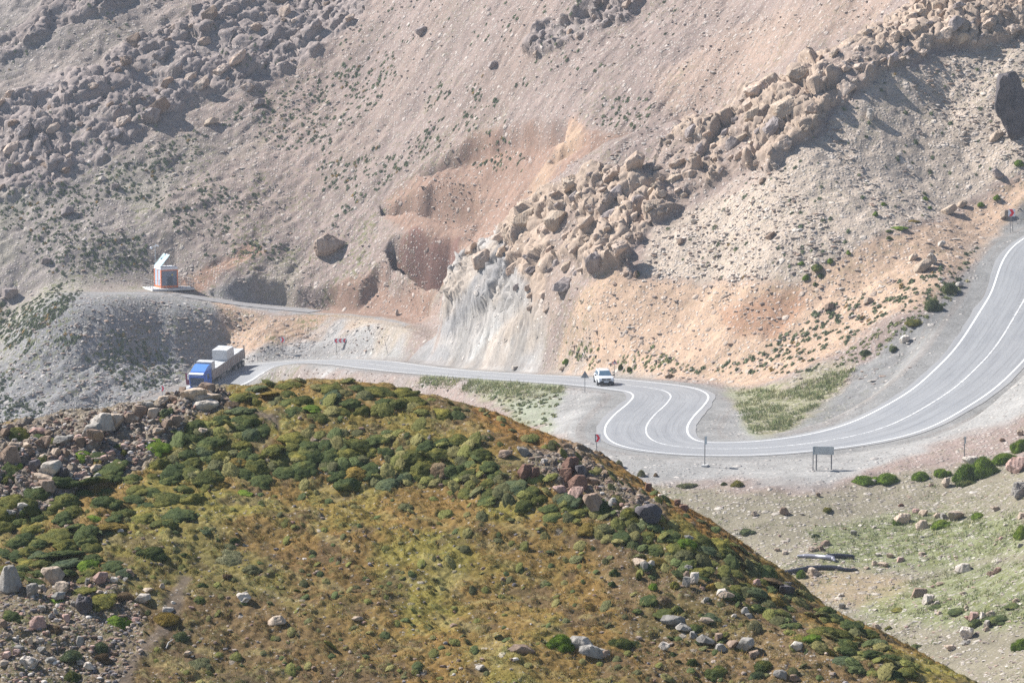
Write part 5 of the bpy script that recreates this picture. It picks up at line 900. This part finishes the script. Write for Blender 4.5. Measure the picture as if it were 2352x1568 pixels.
# individually visible shrubs beyond the road and in the valley
FB = [(x * K, y * K, w * K, h * K, t, s_, lb) for x, y, w, h, t, s_, lb in [(1463, 629, 16, 18, 'green', BALL[0], 'round dark green shrub at the foot of the long outcrop'), (2026, 466, 14, 12, 'lime', None, None), (2010, 490, 16, 14, 'lime', None, None), (2125, 452, 16, 20, 'lime', None, None), (2133, 475, 12, 10, 'lime', None, None), (2252, 468, 18, 16, 'lime', None, None), (2340, 372, 28, 16, 'lime', None, 'bright green shrub at the right edge below the dark slab'), (2290, 455, 18, 14, 'lime', None, None), (2065, 520, 36, 12, 'lime', None, 'long bright green shrub strip above the orange slope'), (2095, 505, 26, 10, 'gold', None, None), (2042, 530, 20, 10, 'green', None, None),
    (1948, 578, 14, 12, 'lime', None, None), (1905, 600, 18, 14, 'lime', None, None), (1875, 612, 34, 18, 'green', None, 'largest green shrub on the rim of the orange slope'), (1850, 636, 20, 12, 'lime', None, None), (1885, 630, 20, 12, 'green', None, None), (1870, 650, 14, 16, 'green', None, None), (1840, 605, 16, 8, 'lime', None, None), (2040, 545, 16, 14, 'green', None, None), (1535, 862, 22, 12, 'dry', None, None), (1444, 847, 16, 18, 'green', TUFTY[0], 'dark shrub at the right of the warning sign post'), (1423, 843, 16, 16, 'green', TUFTY[1], 'dark shrub at the left of the warning sign post'), (1300, 829, 18, 12, 'lime', None, 'green and yellow shrub on the slope behind the oncoming car'),
    (2175, 660, 40, 26, 'blue', TUFTY[1], 'big grey green bush on the verge of the upper road'), (2140, 700, 44, 30, 'blue', TUFTY[2], 'grey green bush beside the gravel of the upper road'), (2100, 735, 50, 20, 'olive', TUFTY[3], None), (2050, 800, 24, 14, 'blue', TUFTY[0], None), (1990, 810, 26, 16, 'blue', TUFTY[1], None), (1580, 1112, 44, 20, 'pale', TUFTY[0], 'pale bush on the gravel between two road signs'), (1470, 1085, 22, 24, 'pale', TUFTY[1], None), (1690, 1110, 30, 18, 'olive', TUFTY[2], None), (1660, 1112, 16, 10, 'green', TUFTY[3], None), (1505, 1092, 12, 10, 'dry', TUFTY[1], None), (1420, 1065, 26, 24, 'pale', TUFTY[2], 'pale bush right of the near chevron sign'), (1715, 1222, 40, 18, 'blue', TUFTY[0], 'grey green bush at the foot of the gravel bank'),
    (1985, 1098, 60, 24, 'lime', TUFTY[1], 'left end of the bright green bushes below the road'), (2035, 1098, 60, 26, 'lime', TUFTY[2], 'right end of the bright green bushes below the road'), (2115, 1092, 46, 22, 'lime', TUFTY[3], None), (2160, 1084, 40, 20, 'lime', TUFTY[0], None), (2215, 1090, 60, 40, 'lime', TUFTY[1], None), (2260, 1075, 70, 42, 'lime', TUFTY[2], 'tall vivid green plants beside the pale grey slab'), (2305, 1050, 70, 30, 'lime', TUFTY[3], None), (2345, 1025, 50, 30, 'lime', TUFTY[1], None), (2215, 1108, 50, 24, 'green', TUFTY[0], None), (2160, 1200, 56, 24, 'lime', TUFTY[2], 'green bush growing between the tan valley boulders'), (2062, 1200, 24, 18, 'lime', TUFTY[3], 'green bush at the left end of the broad low boulder'),
    (2245, 1182, 40, 18, 'lime', TUFTY[1], None), (2345, 1218, 40, 44, 'lime', TUFTY[2], 'vivid green bush cut by the right edge of the picture'), (1840, 1316, 26, 22, 'lime', TUFTY[3], 'green reed clump at the left of the tan boulder on the pipe'), (1870, 1230, 20, 12, 'blue', TUFTY[1], None), (1900, 1170, 26, 14, 'olive', TUFTY[0], None), (2240, 1430, 40, 26, 'green', CUSH[2], None), (2290, 1415, 70, 30, 'green', CUSH[1], 'broad dark green mat at the right of the large pale boulder'), (2200, 1400, 60, 20, 'green', CUSH[4], None), (2150, 1390, 50, 18, 'green', CUSH[0], None), (2330, 1390, 50, 20, 'green', CUSH[3], None), (2060, 1395, 40, 14, 'olive', CUSH[5], None), (2345, 1480, 40, 26, 'lime', TUFTY[0], None), (2100, 1480, 30, 16, 'green', CUSH[6], None), (2040, 1440, 20, 14, 'olive', CUSH[6], None)]]
for u, v, w, h, t, s_, lb in FB:
    wh = 'on the slope beyond the road' if v < 380 else 'on the valley floor below the road' if v > 465 else 'on the verge of the road'
    put_shrub(FS, u, v, w, h * (1.15 if t == 'lime' else 1), t, lb or f'{"wide" if w > 20 else "small"} {WORD[t]} shrub {wh}', s_ or random.choice(CUSH), 'shrub', 'shrub', None if lb else 'shrubs ' + wh, lean=.3)
# ================================================================== ROAD SIGNS
galv = sim('galvanised_steel', (.22, .22, .23), .5, .4); back = flat('sign_back', (.30, .32, .35), .5, .3, var=.08); whitep = sim('white_sign_face', (.74, .76, .80), .4); redp = sim('red_sign_film', (.80, .025, .05), .4); blackp = sim('black_sign_film', (.02, .02, .025), .5); conc = flat('concrete', (.55, .54, .52), .9, var=.15, bump=.4)
def g(u, v, sh=None): return (sh or FS).at(u, v)
def chevron(u, v, vc, w, h, label, n=1, dirn=1, yaw=0., posts=(0,), brace=False, edge=False, group=None, vis_h=None, bar=False):
    """sign on post(s): base pixel u, v; panel centre pixel row vc; w x h panel size in metres"""
    p = g(u, v); s = F / p.y; zc = (v - vc) / s; t = thing('chevron_sign', label, 'road sign', p, yaw, group)
    for k, x in enumerate(posts): MB().rod((x, 0, -.3), (x, 0, zc - h * .5 + .3), .036).build('post', galv, t)
    if brace: MB().rod((.42, .35, -.2), (.1, .03, zc - h * .4), .03).build('brace', galv, t)
    for k in range(n):
        cx = (k - (n - 1) / 2) * w * 1.04 + (sum(posts) / len(posts)) + (.12 if brace or bar else 0)
        pn = MB().box((cx, -.05, zc), (w, .02, h), bev=.006).build('panel', whitep, t)
        a = w * .40; b_ = h * .46; th = w * .44; sgn = dirn
        pts = [(-a, -b_), (-a + th, -b_), (a, 0), (-a + th, b_), (-a, b_), (a - th, 0)]; pts = [(cx + x * sgn, zc + y) for x, y in (pts if sgn > 0 else pts)]
        MB().prism(pts, -.066, -.0605, 'y').build('chevron', redp, pn)
        if bar: MB().box((cx - w * .46 * sgn, -.064, zc), (w * .13, .006, h * .98)).build('dark_edge', blackp, pn)
        bp = MB().box((cx, -.0345, zc), (w * .98, .010, h * .98)).build('back_plate', back, t)
    return t
chevron(596.3, 456.4, 437.2, .50, .74, 'chevron sign pointing right on a thin post, at the outside of the near bend', yaw=R(-8), bar=True)
chevron(281.6, 354.3, 340.4, .66, .84, 'single chevron sign pointing right on the pale gravel beyond the truck', yaw=R(4))
chevron(335.5, 353.3, 341.2, .60, .64, 'triple chevron sign pointing left on two posts beyond the far bend', n=3, dirn=-1, posts=(0, 1.22), yaw=R(2))
chevron(162, 398.5, 388, .55, .8, 'small chevron sign at the left of the truck, its post partly hidden by the hill', yaw=R(30))
chevron(1009, 232.8, 212.6, .80, .88, 'chevron sign with a slanting brace at the top of the upper road', yaw=R(5), brace=True)
# warning triangles
def tri_sign(u, v, vtop, w, label, front, yaw=0.):
    p = g(u, v); s = F / p.y; zt = (v - vtop) / s; h = w * .87; t = thing('warning_sign', label, 'road sign', p, yaw)
    MB().rod((0, 0, -.3), (0, 0, zt - .08), .034).build('post', galv, t); sg = 1 if front else -1
    T_ = lambda k: [(-w / 2 * k, zt - h / 2 - h * .5 * k - h * .17 * (1 - k)), (w / 2 * k, zt - h / 2 - h * .5 * k - h * .17 * (1 - k)), (0, zt - h / 2 + h * .5 * k - h * .17 * (1 - k))]
    pl = MB().prism(T_(1), -.062 * sg, -.042 * sg, 'y').build('panel', redp if front else back, t)
    if front:
        MB().prism(T_(.72), -.068, -.0655, 'y').build('face', whitep, pl); z0 = zt - h * .80
        MB().prism([(-.10 * w / .66, z0), (-.05 * w / .66, z0), (-.05 * w / .66, z0 + .2), (.03, z0 + .12), (.03, z0), (.09, z0), (.09, z0 + .16), (-.06, z0 + .33), (-.12, z0 + .26)], -.074, -.0705, 'y').build('symbol', blackp, pl)
    else: MB().box((0, .05, zt - h * .55), (.05, .02, h * .8)).build('bracket', galv, t)
    return t
tri_sign(614, 377.2, 358.4, .66, 'red bordered warning triangle with a black bend symbol behind the white car', True)
tri_sign(584.5, 391.9, 370, .90, 'grey back of a triangular sign at the left of the white car', False)
# edge-on signs
def edge_sign(u, v, vc, w, h, label, yaw, foot=False, name='road_sign', lean=0.):
    p = g(u, v); s = F / p.y; zc = (v - vc) / s; t = thing(name, label, 'road sign', p, yaw); t.rotation_euler.x = 0
    MB().rod((lean, 0, -.3), (0, 0, zc + h / 2), .045).build('post', galv, t); MB().box((w * .18, -.06, zc), (w, .022, h), bev=.005).build('panel', flat('pale_blue_sign_back', (.40, .50, .56), .5, .2, var=.06), t)
    if foot: MB().box((.1, 0, .05), (.75, .55, .22), bev=.06).build('foot', conc, t)
    return t
edge_sign(704, 467, 440.5, .6, .72, 'narrow sign seen almost edge on, on a post with a pale concrete foot', R(70), True, lean=-.02)
edge_sign(964.3, 458.8, 439.2, .6, .62, 'narrow sign seen edge on beside the gravel at the right', R(72))
edge_sign(812.6, 471, 450.4, .6, .7, 'narrow sign standing edge on beside the wide sign board', R(66))
p = g(822.8, 470.3); s = F / p.y; t = thing('sign_board', 'wide grey sign board seen from behind on two thick posts', 'road sign', p, R(-6)); zc = (470.3 - 450.) / s
for x in (-.62, .70): MB().box((x, .03, (zc + .36 - .5) / 2), (.11, .11, zc + .86), bev=.01).build('post', galv, t)
pnl = MB().box((.02, -.055, zc), (1.78, .04, .72), bev=.008).build('panel', flat('weathered_board', (.48, .52, .53), .6, .1, var=.35, sc=1.1), t); MB().box((.02, -.0, zc + .32), (1.7, .05, .05)).build('rail', galv, pnl); MB().box((.02, -.0, zc - .32), (1.7, .05, .05)).build('rail', galv, pnl)
p = g(388, 355); q = Vector((-.55, .0, 2.3)); MB().rod(p + Vector((0, 0, -.2)), p + q, .03, 6).build('marker_pole', galv, label='thin leaning pole on the gravel at the foot of the pale cliff', category='pole')
put_rock(FS, 397, 312.6, 3.2, 6.5, 'white', 'small upright white stone at the end of the dirt track', 'marker_stone', 'stone', ROCKS[2], None, sink=.1)
# ================================================================== WHITE CAR
def car():
    p = g(604.2, 386.0); white = sim('white_car_paint', (.80, .81, .83), .22, 0, .5); glass = sim('car_glass', (.10, .17, .24), .08, 0, .6); blk = sim('black_plastic', (.02, .022, .026), .5); tyre_m = sim('tyre_rubber', (.02, .02, .02), .9); rim_m = sim('wheel_rim', (.45, .46, .48), .35, .8); lamp = sim('headlamp', (.85, .88, .92), .1, 0, .8)
    t = thing('parked_car' if False else 'car', 'white compact estate car with roof rails driving towards the near bend', 'car', p + Vector((0, 2.05, .03)), R(186))
    # body: stations from rear (-y) to front (+y); half width, sill, belt height
    st = [(-2.12, .74, .52, .86), (-2.05, .84, .38, .98), (-1.6, .89, .30, 1.02), (0, .90, .28, 1.02), (1.0, .90, .28, 1.0), (1.6, .90, .30, .97), (1.95, .86, .34, .88), (2.10, .76, .42, .74)]
    rings = [[(-w * .96, y, a), (-w, y, a + .18), (-w, y, (a + b) / 2 + .1), (-w * .93, y, b - .03), (-w * .8, y, b), (w * .8, y, b), (w * .93, y, b - .03), (w, y, (a + b) / 2 + .1), (w, y, a + .18), (w * .96, y, a)] for y, w, a, b in st]
    body = MB().loft(rings).build('body', white, t, True); smooth_angle(body.data, .6)
    gh = [(-2.0, .74, 1.0, .70, 1.02), (-1.75, .77, 1.0, .60, 1.48), (-1.1, .79, 1.0, .60, 1.58), (.0, .79, 1.0, .60, 1.58), (.35, .79, 1.0, .60, 1.54), (1.05, .78, 1.0, .72, 1.03)]
    MB().loft([[(-w, y, a), (-v_, y, b - .04), (-v_ * .86, y, b), (v_ * .86, y, b), (v_, y, b - .04), (w, y, a)] for y, w, a, v_, b in gh]).build('cabin', white, t, True)
    def quad(pts, th, name, m, par=t):
        pts = [Vector(q) for q in pts]; n = (pts[1] - pts[0]).cross(pts[2] - pts[0]).normalized() * th; b = MB(); A = [b.bm.verts.new(q) for q in pts]; B = [b.bm.verts.new(q + n) for q in pts]; b.bm.faces.new(A); b.bm.faces.new(B[::-1]); k = len(pts)
        for i in range(k): b.bm.faces.new((A[i], B[i], B[(i + 1) % k], A[(i + 1) % k]))
        return b.build(name, m, par)
    quad([(-.66, 1.045, 1.07), (.66, 1.045, 1.07), (.55, .43, 1.50), (-.55, .43, 1.50)], .03, 'windscreen', glass)
    for sx in (-1, 1):
        quad([(sx * .782, .85, 1.06), (sx * .782, -1.6, 1.06), (sx * .62, -1.4, 1.47), (sx * .62, .35, 1.47)], .02 * sx, 'side_window', glass)
        MB().box((sx * .58, -.55, 1.64), (.04, 1.7, .03)).box((sx * .58, .28, 1.61), (.04, .05, .07)).box((sx * .58, -1.35, 1.61), (.04, .05, .07)).build('roof_rail', rim_m, t)
        mr = MB().box((sx * 1.0, .72, 1.06), (.20, .12, .15), bev=.03).build('wing_mirror', blk, t); MB().box((sx * .90, .74, 1.0), (.14, .05, .04)).build('mirror_arm', blk, mr)
        quad([(sx * .84, 2.00, .86), (sx * .50, 2.12, .80), (sx * .48, 2.14, .66), (sx * .86, 2.03, .66)], .035 * sx, 'headlight', lamp)
        for y in (-1.3, 1.32):
            wh = MB().rod((sx * .70, y, .34), (sx * .93, y, .34), .345, 20).build('wheel', tyre_m, t, True); MB().rod((sx * .935, y, .34), (sx * .95, y, .34), .22, 14).build('rim', rim_m, wh)
            MB().prism([(y - .45, .30), (y - .40, .62), (y, .80), (y + .40, .62), (y + .45, .30), (y + .36, .30), (y + .3, .55), (y, .7), (y - .3, .55), (y - .36, .30)], sx * .895, sx * .925).build('wheel_arch', blk, t)
    gr = MB().box((0, 2.12, .755), (1.0, .06, .19), bev=.02).build('grille', blk, t); MB().box((0, 2.16, .755), (.13, .02, .09), bev=.01).build('badge', rim_m, gr); MB().box((0, 2.155, .80), (.94, .012, .018)).build('trim_bar', rim_m, gr)
    MB().loft([[(-.86 * k, y, .22), (-.86 * k, y, .40), (-.55, y, .56 - q_), (.55, y, .56 - q_), (.86 * k, y, .40), (.86 * k, y, .22)] for y, k, q_ in ((1.9, 1.03, 0), (2.17, .98, 0), (2.2, .9, .02))]).build('bumper', blk, t)
    MB().box((0, 2.215, .47), (.52, .012, .12)).build('number_plate', whitep, t); return t
car()
# ================================================================== LORRY
def truck():
    f = g(197.8, 392.5); r_ = g(229, 377.0)
    # heading follows the road under the lorry
    d = np.hypot(ROAD[:, 0] - f.x, ROAD[:, 1] - f.y).argmin(); hx, hy = f.x - r_.x, f.y - r_.y; L0 = math.hypot(hx, hy); hx, hy = -4.6 / 13.8, -13.0 / 13.8
    zf = FS.z_at(f.x, f.y) + .06; bx, by = f.x - hx * 13, f.y - hy * 13; zb = FS.z_at(bx, by) + .06
    t = thing('lorry', 'blue flatbed lorry carrying pale blocks down the far bend', 'lorry', (f.x, f.y, zf), math.atan2(-hx, hy)); pit_ = math.atan2(zf - zb, 13); t.rotation_euler = (Matrix.Rotation(math.atan2(-hx, hy), 3, 'Z') @ Matrix.Rotation(pit_, 3, 'X')).to_euler()
    blue = sim('blue_cab_paint', (.035, .13, .52), .3, 0, .5); blue_lit = sim('sunlit_blue_paint', (.10, .26, .70), .3, 0, .5); wht = sim('white_trim', (.82, .84, .88), .4); dk = sim('dark_windscreen', (.02, .04, .09), .1, 0, .5); ch = sim('chassis_steel', (.05, .05, .055), .6); bed = flat('weathered_bed_boards', (.33, .31, .30), .8, var=.25, sc=1.5); mar = sim('maroon_panel', (.16, .015, .05), .6); tyre_m = sim('lorry_tyre', (.03, .03, .032), .9); rim_m = sim('lorry_rim', (.35, .35, .36), .5, .6)
    cab = MB().loft([[(-1.22, y, .75), (-1.25, y, 1.6), (-1.24, y, zt - .25), (-1.1, y, zt), (1.1, y, zt), (1.24, y, zt - .25), (1.25, y, 1.6), (1.22, y, .75)] for y, zt in ((-2.25, 2.95), (-.5, 2.95), (-.12, 2.85), (0, 2.7))]).build('cab', blue, t, True); smooth_angle(cab.data, .5)
    MB().loft([[(-1.2, -2.2, 2.95), (1.2, -2.2, 2.95), (1.12, -2.2, 3.55), (-1.12, -2.2, 3.55)], [(-1.2, -1.6, 2.95), (1.2, -1.6, 2.95), (1.1, -1.6, 3.5), (-1.1, -1.6, 3.5)], [(-1.15, -.35, 2.94), (1.15, -.35, 2.94), (1.1, -.42, 3.0), (-1.1, -.42, 3.0)]]).build('roof_fairing', blue_lit, t)  # cab blue made lighter: sunlight on the sloping top is in the colour
    vis = MB().box((0, .12, 2.76), (2.3, .42, .12), rot=Matrix.Rotation(R(-18), 3, 'X'), bev=.03).build('sun_visor', wht, t)
    bd = MB().box((0, .03, 2.40), (2.2, .05, .52), bev=.01).build('windscreen_band', blue, t); b = MB()
    for k, (x, h) in enumerate([(-.52, .14), (-.38, .10), (-.24, .15), (-.10, .11), (.04, .14), (.18, .12), (.34, .15), (.48, .11), (.60, .13)]): b.box((x, .06, 2.44), (.045, .008, h)).box((x + .045, .06, 2.44 + h * .3 * (-1) ** k), (.06, .008, .03))
    b.build('lettering', sim('faded_letters', (.45, .55, .75), .5), bd)
    MB().box((0, .035, 1.72), (2.16, .05, .80), bev=.02).build('windscreen', dk, t)
    gr = MB().box((0, .05, 1.0), (2.2, .07, .55), bev=.02).build('grille', dk, t); MB().box((0, .10, .95), (1.6, .02, .04)).build('trim_bar', wht, gr)
    MB().box((0, .08, .52), (2.45, .3, .36), bev=.04).build('bumper', blue, t)
    for sx in (-1, 1):
        MB().box((sx * 1.0, .22, .56), (.32, .05, .18), bev=.02).build('headlight', wht, t); mr = MB().box((sx * 1.46, -.1, 2.15), (.2, .14, .75), bev=.03).build('wing_mirror', wht if sx > 0 else blue, t); MB().box((sx * 1.33, -.1, 2.5), (.2, .05, .05)).build('mirror_arm', ch, mr)
        MB().box((sx * 1.262, -.9, 2.1), (.02, 1.1, .7), bev=.005).build('side_window', dk, t)
    MB().box((1.262, -.12, 1.9), (.03, .22, 1.9)).build('sunlit_strip', wht, t)  # white strip painting in the sunlight on this side of the cab
    MB().box((1.72, -.35, 1.75), (.52, .10, 1.70), bev=.02).build('side_panel', mar, t, label='maroon panel standing out beside the cab')
    MB().box((0, -7.6, 1.02), (.9, 12.4, .25)).build('chassis', ch, t)
    fl = MB().box((0, -8.2, 1.22), (2.48, 11.4, .12)).build('bed_floor', bed, t)
    for sx in (-1, 1):
        sb = MB().box((sx * 1.24, -8.2, 1.90), (.05, 11.4, 1.24)).box((sx * 1.275, -8.2, 2.49), (.04, 11.4, .10)).box((sx * 1.275, -8.2, 1.33), (.04, 11.4, .08)).build('side_board', bed, t); b = MB()
        for k in range(19): b.box((sx * 1.29, -2.7 - k * .61, 1.90), (.05, .10, 1.12))
        b.build('board_ribs', flat('rusty_board_ribs', (.30, .22, .20), .8, var=.2), sb)
    MB().box((0, -2.52, 1.95), (2.5, .06, 1.35)).build('headboard', bed, t); MB().box((0, -13.95, 1.75), (2.5, .07, 1.5)).box((-1.15, -14.0, 2.2), (.12, .12, 1.4)).build('tailgate', flat('brown_tailgate', (.16, .11, .09), .8), t); MB().box((0, -13.8, .75), (2.3, .12, .14)).build('rear_bumper', ch, t)
    for y, n in ((-.95, 1), (-4.6, 2), (-10.6, 2), (-11.9, 2), (-13.1, 2)):
        for sx in (-1, 1):
            wh = MB().rod((sx * (.72 if n == 2 else .95), y, .52), (sx * 1.24, y, .52), .52, 22).build('wheel', tyre_m, t, True); MB().rod((sx * 1.245, y, .52), (sx * 1.26, y, .52), .28, 14).build('rim', rim_m, wh)
    MB().box((-1.0, -6.3, .75), (.5, 1.3, .5), bev=.06).build('fuel_tank', rim_m, t)
    # load: stacked pale blocks, each heap a thing of its own
    blk = flat('pale_cement_blocks', (.56, .57, .58), .85, var=.12, sc=1.6, bump=.5); M4 = t.rotation_euler.to_matrix().to_4x4(); M4.translation = t.location
    for y0, y1, zt, lb in ((-2.65, -3.75, 3.75, 'tall pale block stack right behind the blue cab'), (-3.85, -7.9, 2.38, 'low layer of pale blocks between the two tall stacks'), (-8.0, -10.4, 3.95, 'largest pale block stack in the middle of the lorry bed'), (-10.5, -13.8, 2.62, 'low rear layer of pale blocks above the side boards')):
        b = MB(); nz = max(1, int((zt - 1.3) / .62)); ny = max(1, int(abs(y1 - y0) / .62))
        for i in range(ny):
            for j in range(4):
                yy = y0 + (y1 - y0) * (i + .5) / ny; hh = random.uniform(-.03, .03)
                b.box((-.9 + j * .6, yy, 1.285 + (zt + hh - 1.285) / 2), (.594, abs(y1 - y0) / ny - .006, zt + hh - 1.285), bev=.012)
        o = b.build('block_stack', blk, None, label=lb, category='block stack', group='cement block load on the lorry'); o.matrix_world = M4
    return t
truck()
# ================================================================== CABIN ON THE PLATFORM
def cabin():
    c = g(159.7, 290.3); A = math.atan2(.455, .89); 
    t = thing('equipment_cabin', 'grey and orange equipment cabin with a white roof and a tilted solar panel', 'cabin', c + Vector((0, 0, .38)), R(26)); Wd, Dp, H_ = 2.5, 2.7, 2.62
    t.scale = (1.08, 1.08, 1.08)
    # local frame: x along the wider visible face, y into the hill, origin at the near corner
    grey = sim('grey_blue_panel', (.20, .24, .31), .5); grey_lit = sim('sunlit_grey_panel', (.46, .52, .60), .5); orange = sim('orange_frame', (.90, .26, .10), .5); white = sim('white_roof', (.80, .81, .84), .5)
    MB().box((Wd / 2, .0, H_ / 2 + .05), (Wd - .16, .04, H_ - .2)).box((Wd / 2, Dp, H_ / 2), (Wd - .1, .04, H_ - .1)).box((Wd, Dp / 2, H_ / 2), (.04, Dp - .1, H_ - .1)).build('wall', grey, t)
    MB().box((0, Dp / 2, H_ / 2 + .05), (.04, Dp - .16, H_ - .2)).build('side_wall', grey_lit, t)  # paler copy of the panel grey, the sunlit face put into the colour
    b = MB()
    for x, y in ((0, 0), (Wd, 0), (0, Dp), (Wd, Dp)): b.box((x, y, H_ / 2), (.17, .17, H_))
    b.box((Wd / 2, -.03, .16), (Wd - .18, .06, .30)).box((Wd / 2, -.03, H_ - .07), (Wd - .18, .06, .12)).box((-.03, Dp / 2, .16), (.06, Dp - .18, .30)).box((-.03, Dp / 2, H_ / 2 + .1), (.06, .14, H_ - .36)).build('frame', orange, t)
    rf = MB().box((Wd / 2, Dp / 2, H_ + .2), (Wd + .16, Dp + .16, .38), bev=.05).build('roof', white, t)
    MB().box((1.35, -.035, .95), (.75, .03, 1.35)).build('door', sim('dark_door', (.06, .09, .13), .4), t)
    b = MB(); b.prism([(1.55, 1.78), (1.85, 1.78), (1.70, 2.04)], -.045, -.03, 'y'); b.build('warning_sticker', sim('yellow_sticker', (.75, .60, .03), .5), t)
    # tilted panel: low edge on the left eave, leaning up towards the right
    lo, hi = Vector((-.05, 0, H_ + .45)), Vector((1.40, 0, H_ + 2.15)); q = [Vector((lo.x, -.05, lo.z)), Vector((lo.x, Dp, lo.z)), Vector((hi.x, Dp, hi.z)), Vector((hi.x, -.05, hi.z))]; n = Vector((-(hi.z - lo.z), 0, hi.x - lo.x)).normalized()
    b = MB(); Aq = [b.bm.verts.new(x) for x in q]; Bq = [b.bm.verts.new(x + n * .05) for x in q]; b.bm.faces.new(Aq); b.bm.faces.new(Bq[::-1])
    for i in range(4): b.bm.faces.new((Aq[i], Bq[i], Bq[(i + 1) % 4], Aq[(i + 1) % 4]))
    sp = b.build('solar_panel', sim('sky_reflecting_solar_glass', (.42, .60, .66), .3, 0, .6), t); b = MB()  # pale cyan is the bright sky reflection painted into the glass colour
    for k in (0., .5, 1.): a_ = lo.lerp(hi, k) + n * .056; b.box((a_.x, Dp / 2 - .02, a_.z), (.05, Dp + .05, .03), rot=Matrix.Rotation(-math.atan2(hi.z - lo.z, hi.x - lo.x), 3, 'Y'))
    b.build('panel_frame', white, sp)
    for y in (.3, 2.3):
        for k, x2 in ((.98, 1.95), (.55, 1.0)): a_ = lo.lerp(hi, k); MB().rod((a_.x, y, a_.z), (x2, y, H_ + .38), .03, 6).build('support_leg', galv, t)
    Rz = Matrix.Rotation(R(26), 4, 'Z'); o = c + Vector((0, 0, .0)); W_ = lambda x, y, z: o + Rz.to_3x3() @ Vector((x, y, z))
    s_ = MB().box((0, 0, 0), (7.0, 5.0, .34), bev=.02).build('concrete_pad', flat('bright_concrete', (.72, .72, .70), .9, var=.08), label='bright concrete pad under the equipment cabin', category='concrete pad'); s_.location = W_(1.6, 1.2, .2); s_.rotation_euler.z = R(26)
    m = thing('camera_mast', 'tall thin mast with a white dome camera behind the cabin', 'mast', W_(.2, 3.2, .1)); MB().rod((0, 0, 0), (0, 0, 6.5), .06, 8, .045).build('pole', sim('pale_mast_grey', (.45, .47, .50), .5), m); MB().rod((-.6, 0, 6.5), (.5, 0, 6.75), .05, 6).box((.32, 0, 6.72), (.62, .34, .14), rot=Matrix.Rotation(R(28), 3, 'Y')).build('arm', white, m)
    b = MB(); bmesh.ops.create_uvsphere(b.bm, u_segments=12, v_segments=8, radius=.22, matrix=Matrix.Translation((-.62, 0, 6.35))); b.build('dome_camera', white, m, True); MB().rod((-.62, 0, 6.16), (-.62, 0, 6.08), .13, 10, .06).build('camera_lens', blackp, m)
    f = thing('wire_fence', 'low wire mesh fence round the concrete pad of the cabin', 'fence', W_(-1.75, -1.15, .3), R(26)); X1, Y1 = 6.7, 4.7; n_ = 0
    for x0, y0, x1, y1, k in ((0, 0, X1, 0, 6), (0, 0, 0, Y1, 4), (0, Y1, X1, Y1, 6), (X1, 0, X1, Y1, 4)):
        for i in range(k): a_ = i / k; MB().box((x0 + (x1 - x0) * a_, y0 + (y1 - y0) * a_, .75), (.05, .05, 1.5)).build('post', galv, f)
        b = MB()
        for z in (.1, .55, 1.0, 1.42): b.rod((x0, y0, z), (x1, y1, z), .012 if z not in (.55, 1.42) else .022, 4)
        L_ = math.hypot(x1 - x0, y1 - y0); kk = int(L_ / .22)
        for i in range(kk): a_ = i / kk; b.rod((x0 + (x1 - x0) * a_, y0 + (y1 - y0) * a_, .1), (x0 + (x1 - x0) * a_, y0 + (y1 - y0) * a_, 1.42), .007, 3)
        b.build('wire_mesh', galv, f)
cabin()
# ================================================================== PIPES
def zp(x, y): return 762.5 + x * .05315, 537.5 + y * .05315
def pipe(name, pts, r, m, label, rib=True, lift=1.):
    P = [g(*zp(x, y)) for x, y in pts]; rr = [r] * len(P) if not hasattr(r, '__len__') else r; Q, Rr = [], []
    for a, b, ra, rb in zip(P[:-1], P[1:], rr[:-1], rr[1:]):
        L_ = (b - a).length; k = max(2, int(L_ / .07))
        for i in range(k):
            f = i / k; q = a.lerp(b, f); rad = ra + (rb - ra) * f; Q.append(q + Vector((0, 0, rad * .9 * lift))); Rr.append(rad * (1 + (.10 if (i % 2 and rib) else 0)))
    Q.append(P[-1] + Vector((0, 0, rr[-1] * .9))); Rr.append(rr[-1]); zs = [q.z for q in Q]; k = 9; zs2 = [sum(zs[max(0, i - k):i + k + 1]) / len(zs[max(0, i - k):i + k + 1]) for i in range(len(zs))]; ys = [q.y for q in Q]; ys2 = [sum(ys[max(0, i - k):i + k + 1]) / len(ys[max(0, i - k):i + k + 1]) for i in range(len(ys))]
    Q = [Vector((q.x, y, z)) for q, y, z in zip(Q, ys2, zs2)]
    return MB().tube(Q, Rr, 12).build(name, m, None, True, label=label, category='pipe')
pb = sim('black_ribbed_plastic', (.03, .032, .045), .35, 0, .5); pg = flat('crumpled_grey_sheeting', (.24, .24, .29), .35, var=.3, sc=2., spec=.5)
pipe('pipe', [(180, 735), (400, 700), (620, 672), (850, 640), (1050, 620), (1400, 615), (1520, 635), (1780, 612)], [.19, .19, .19, .19, .18, .17, .12, .09], pb, 'long ribbed black pipe behind the smooth tan boulder')
pipe('pipe', [(1200, 395), (1400, 392), (1660, 388), (1720, 410)], [.17, .18, .19, .15], pb, 'short straight black pipe at the right of the crumpled grey one', False)
pipe('pipe', [(640, 380), (780, 368), (1000, 392), (1180, 420), (1290, 440), (1360, 490)], [.09, .17, .16, .20, .21, .08], pg, 'crumpled grey pipe lying across the short black pipe', False)
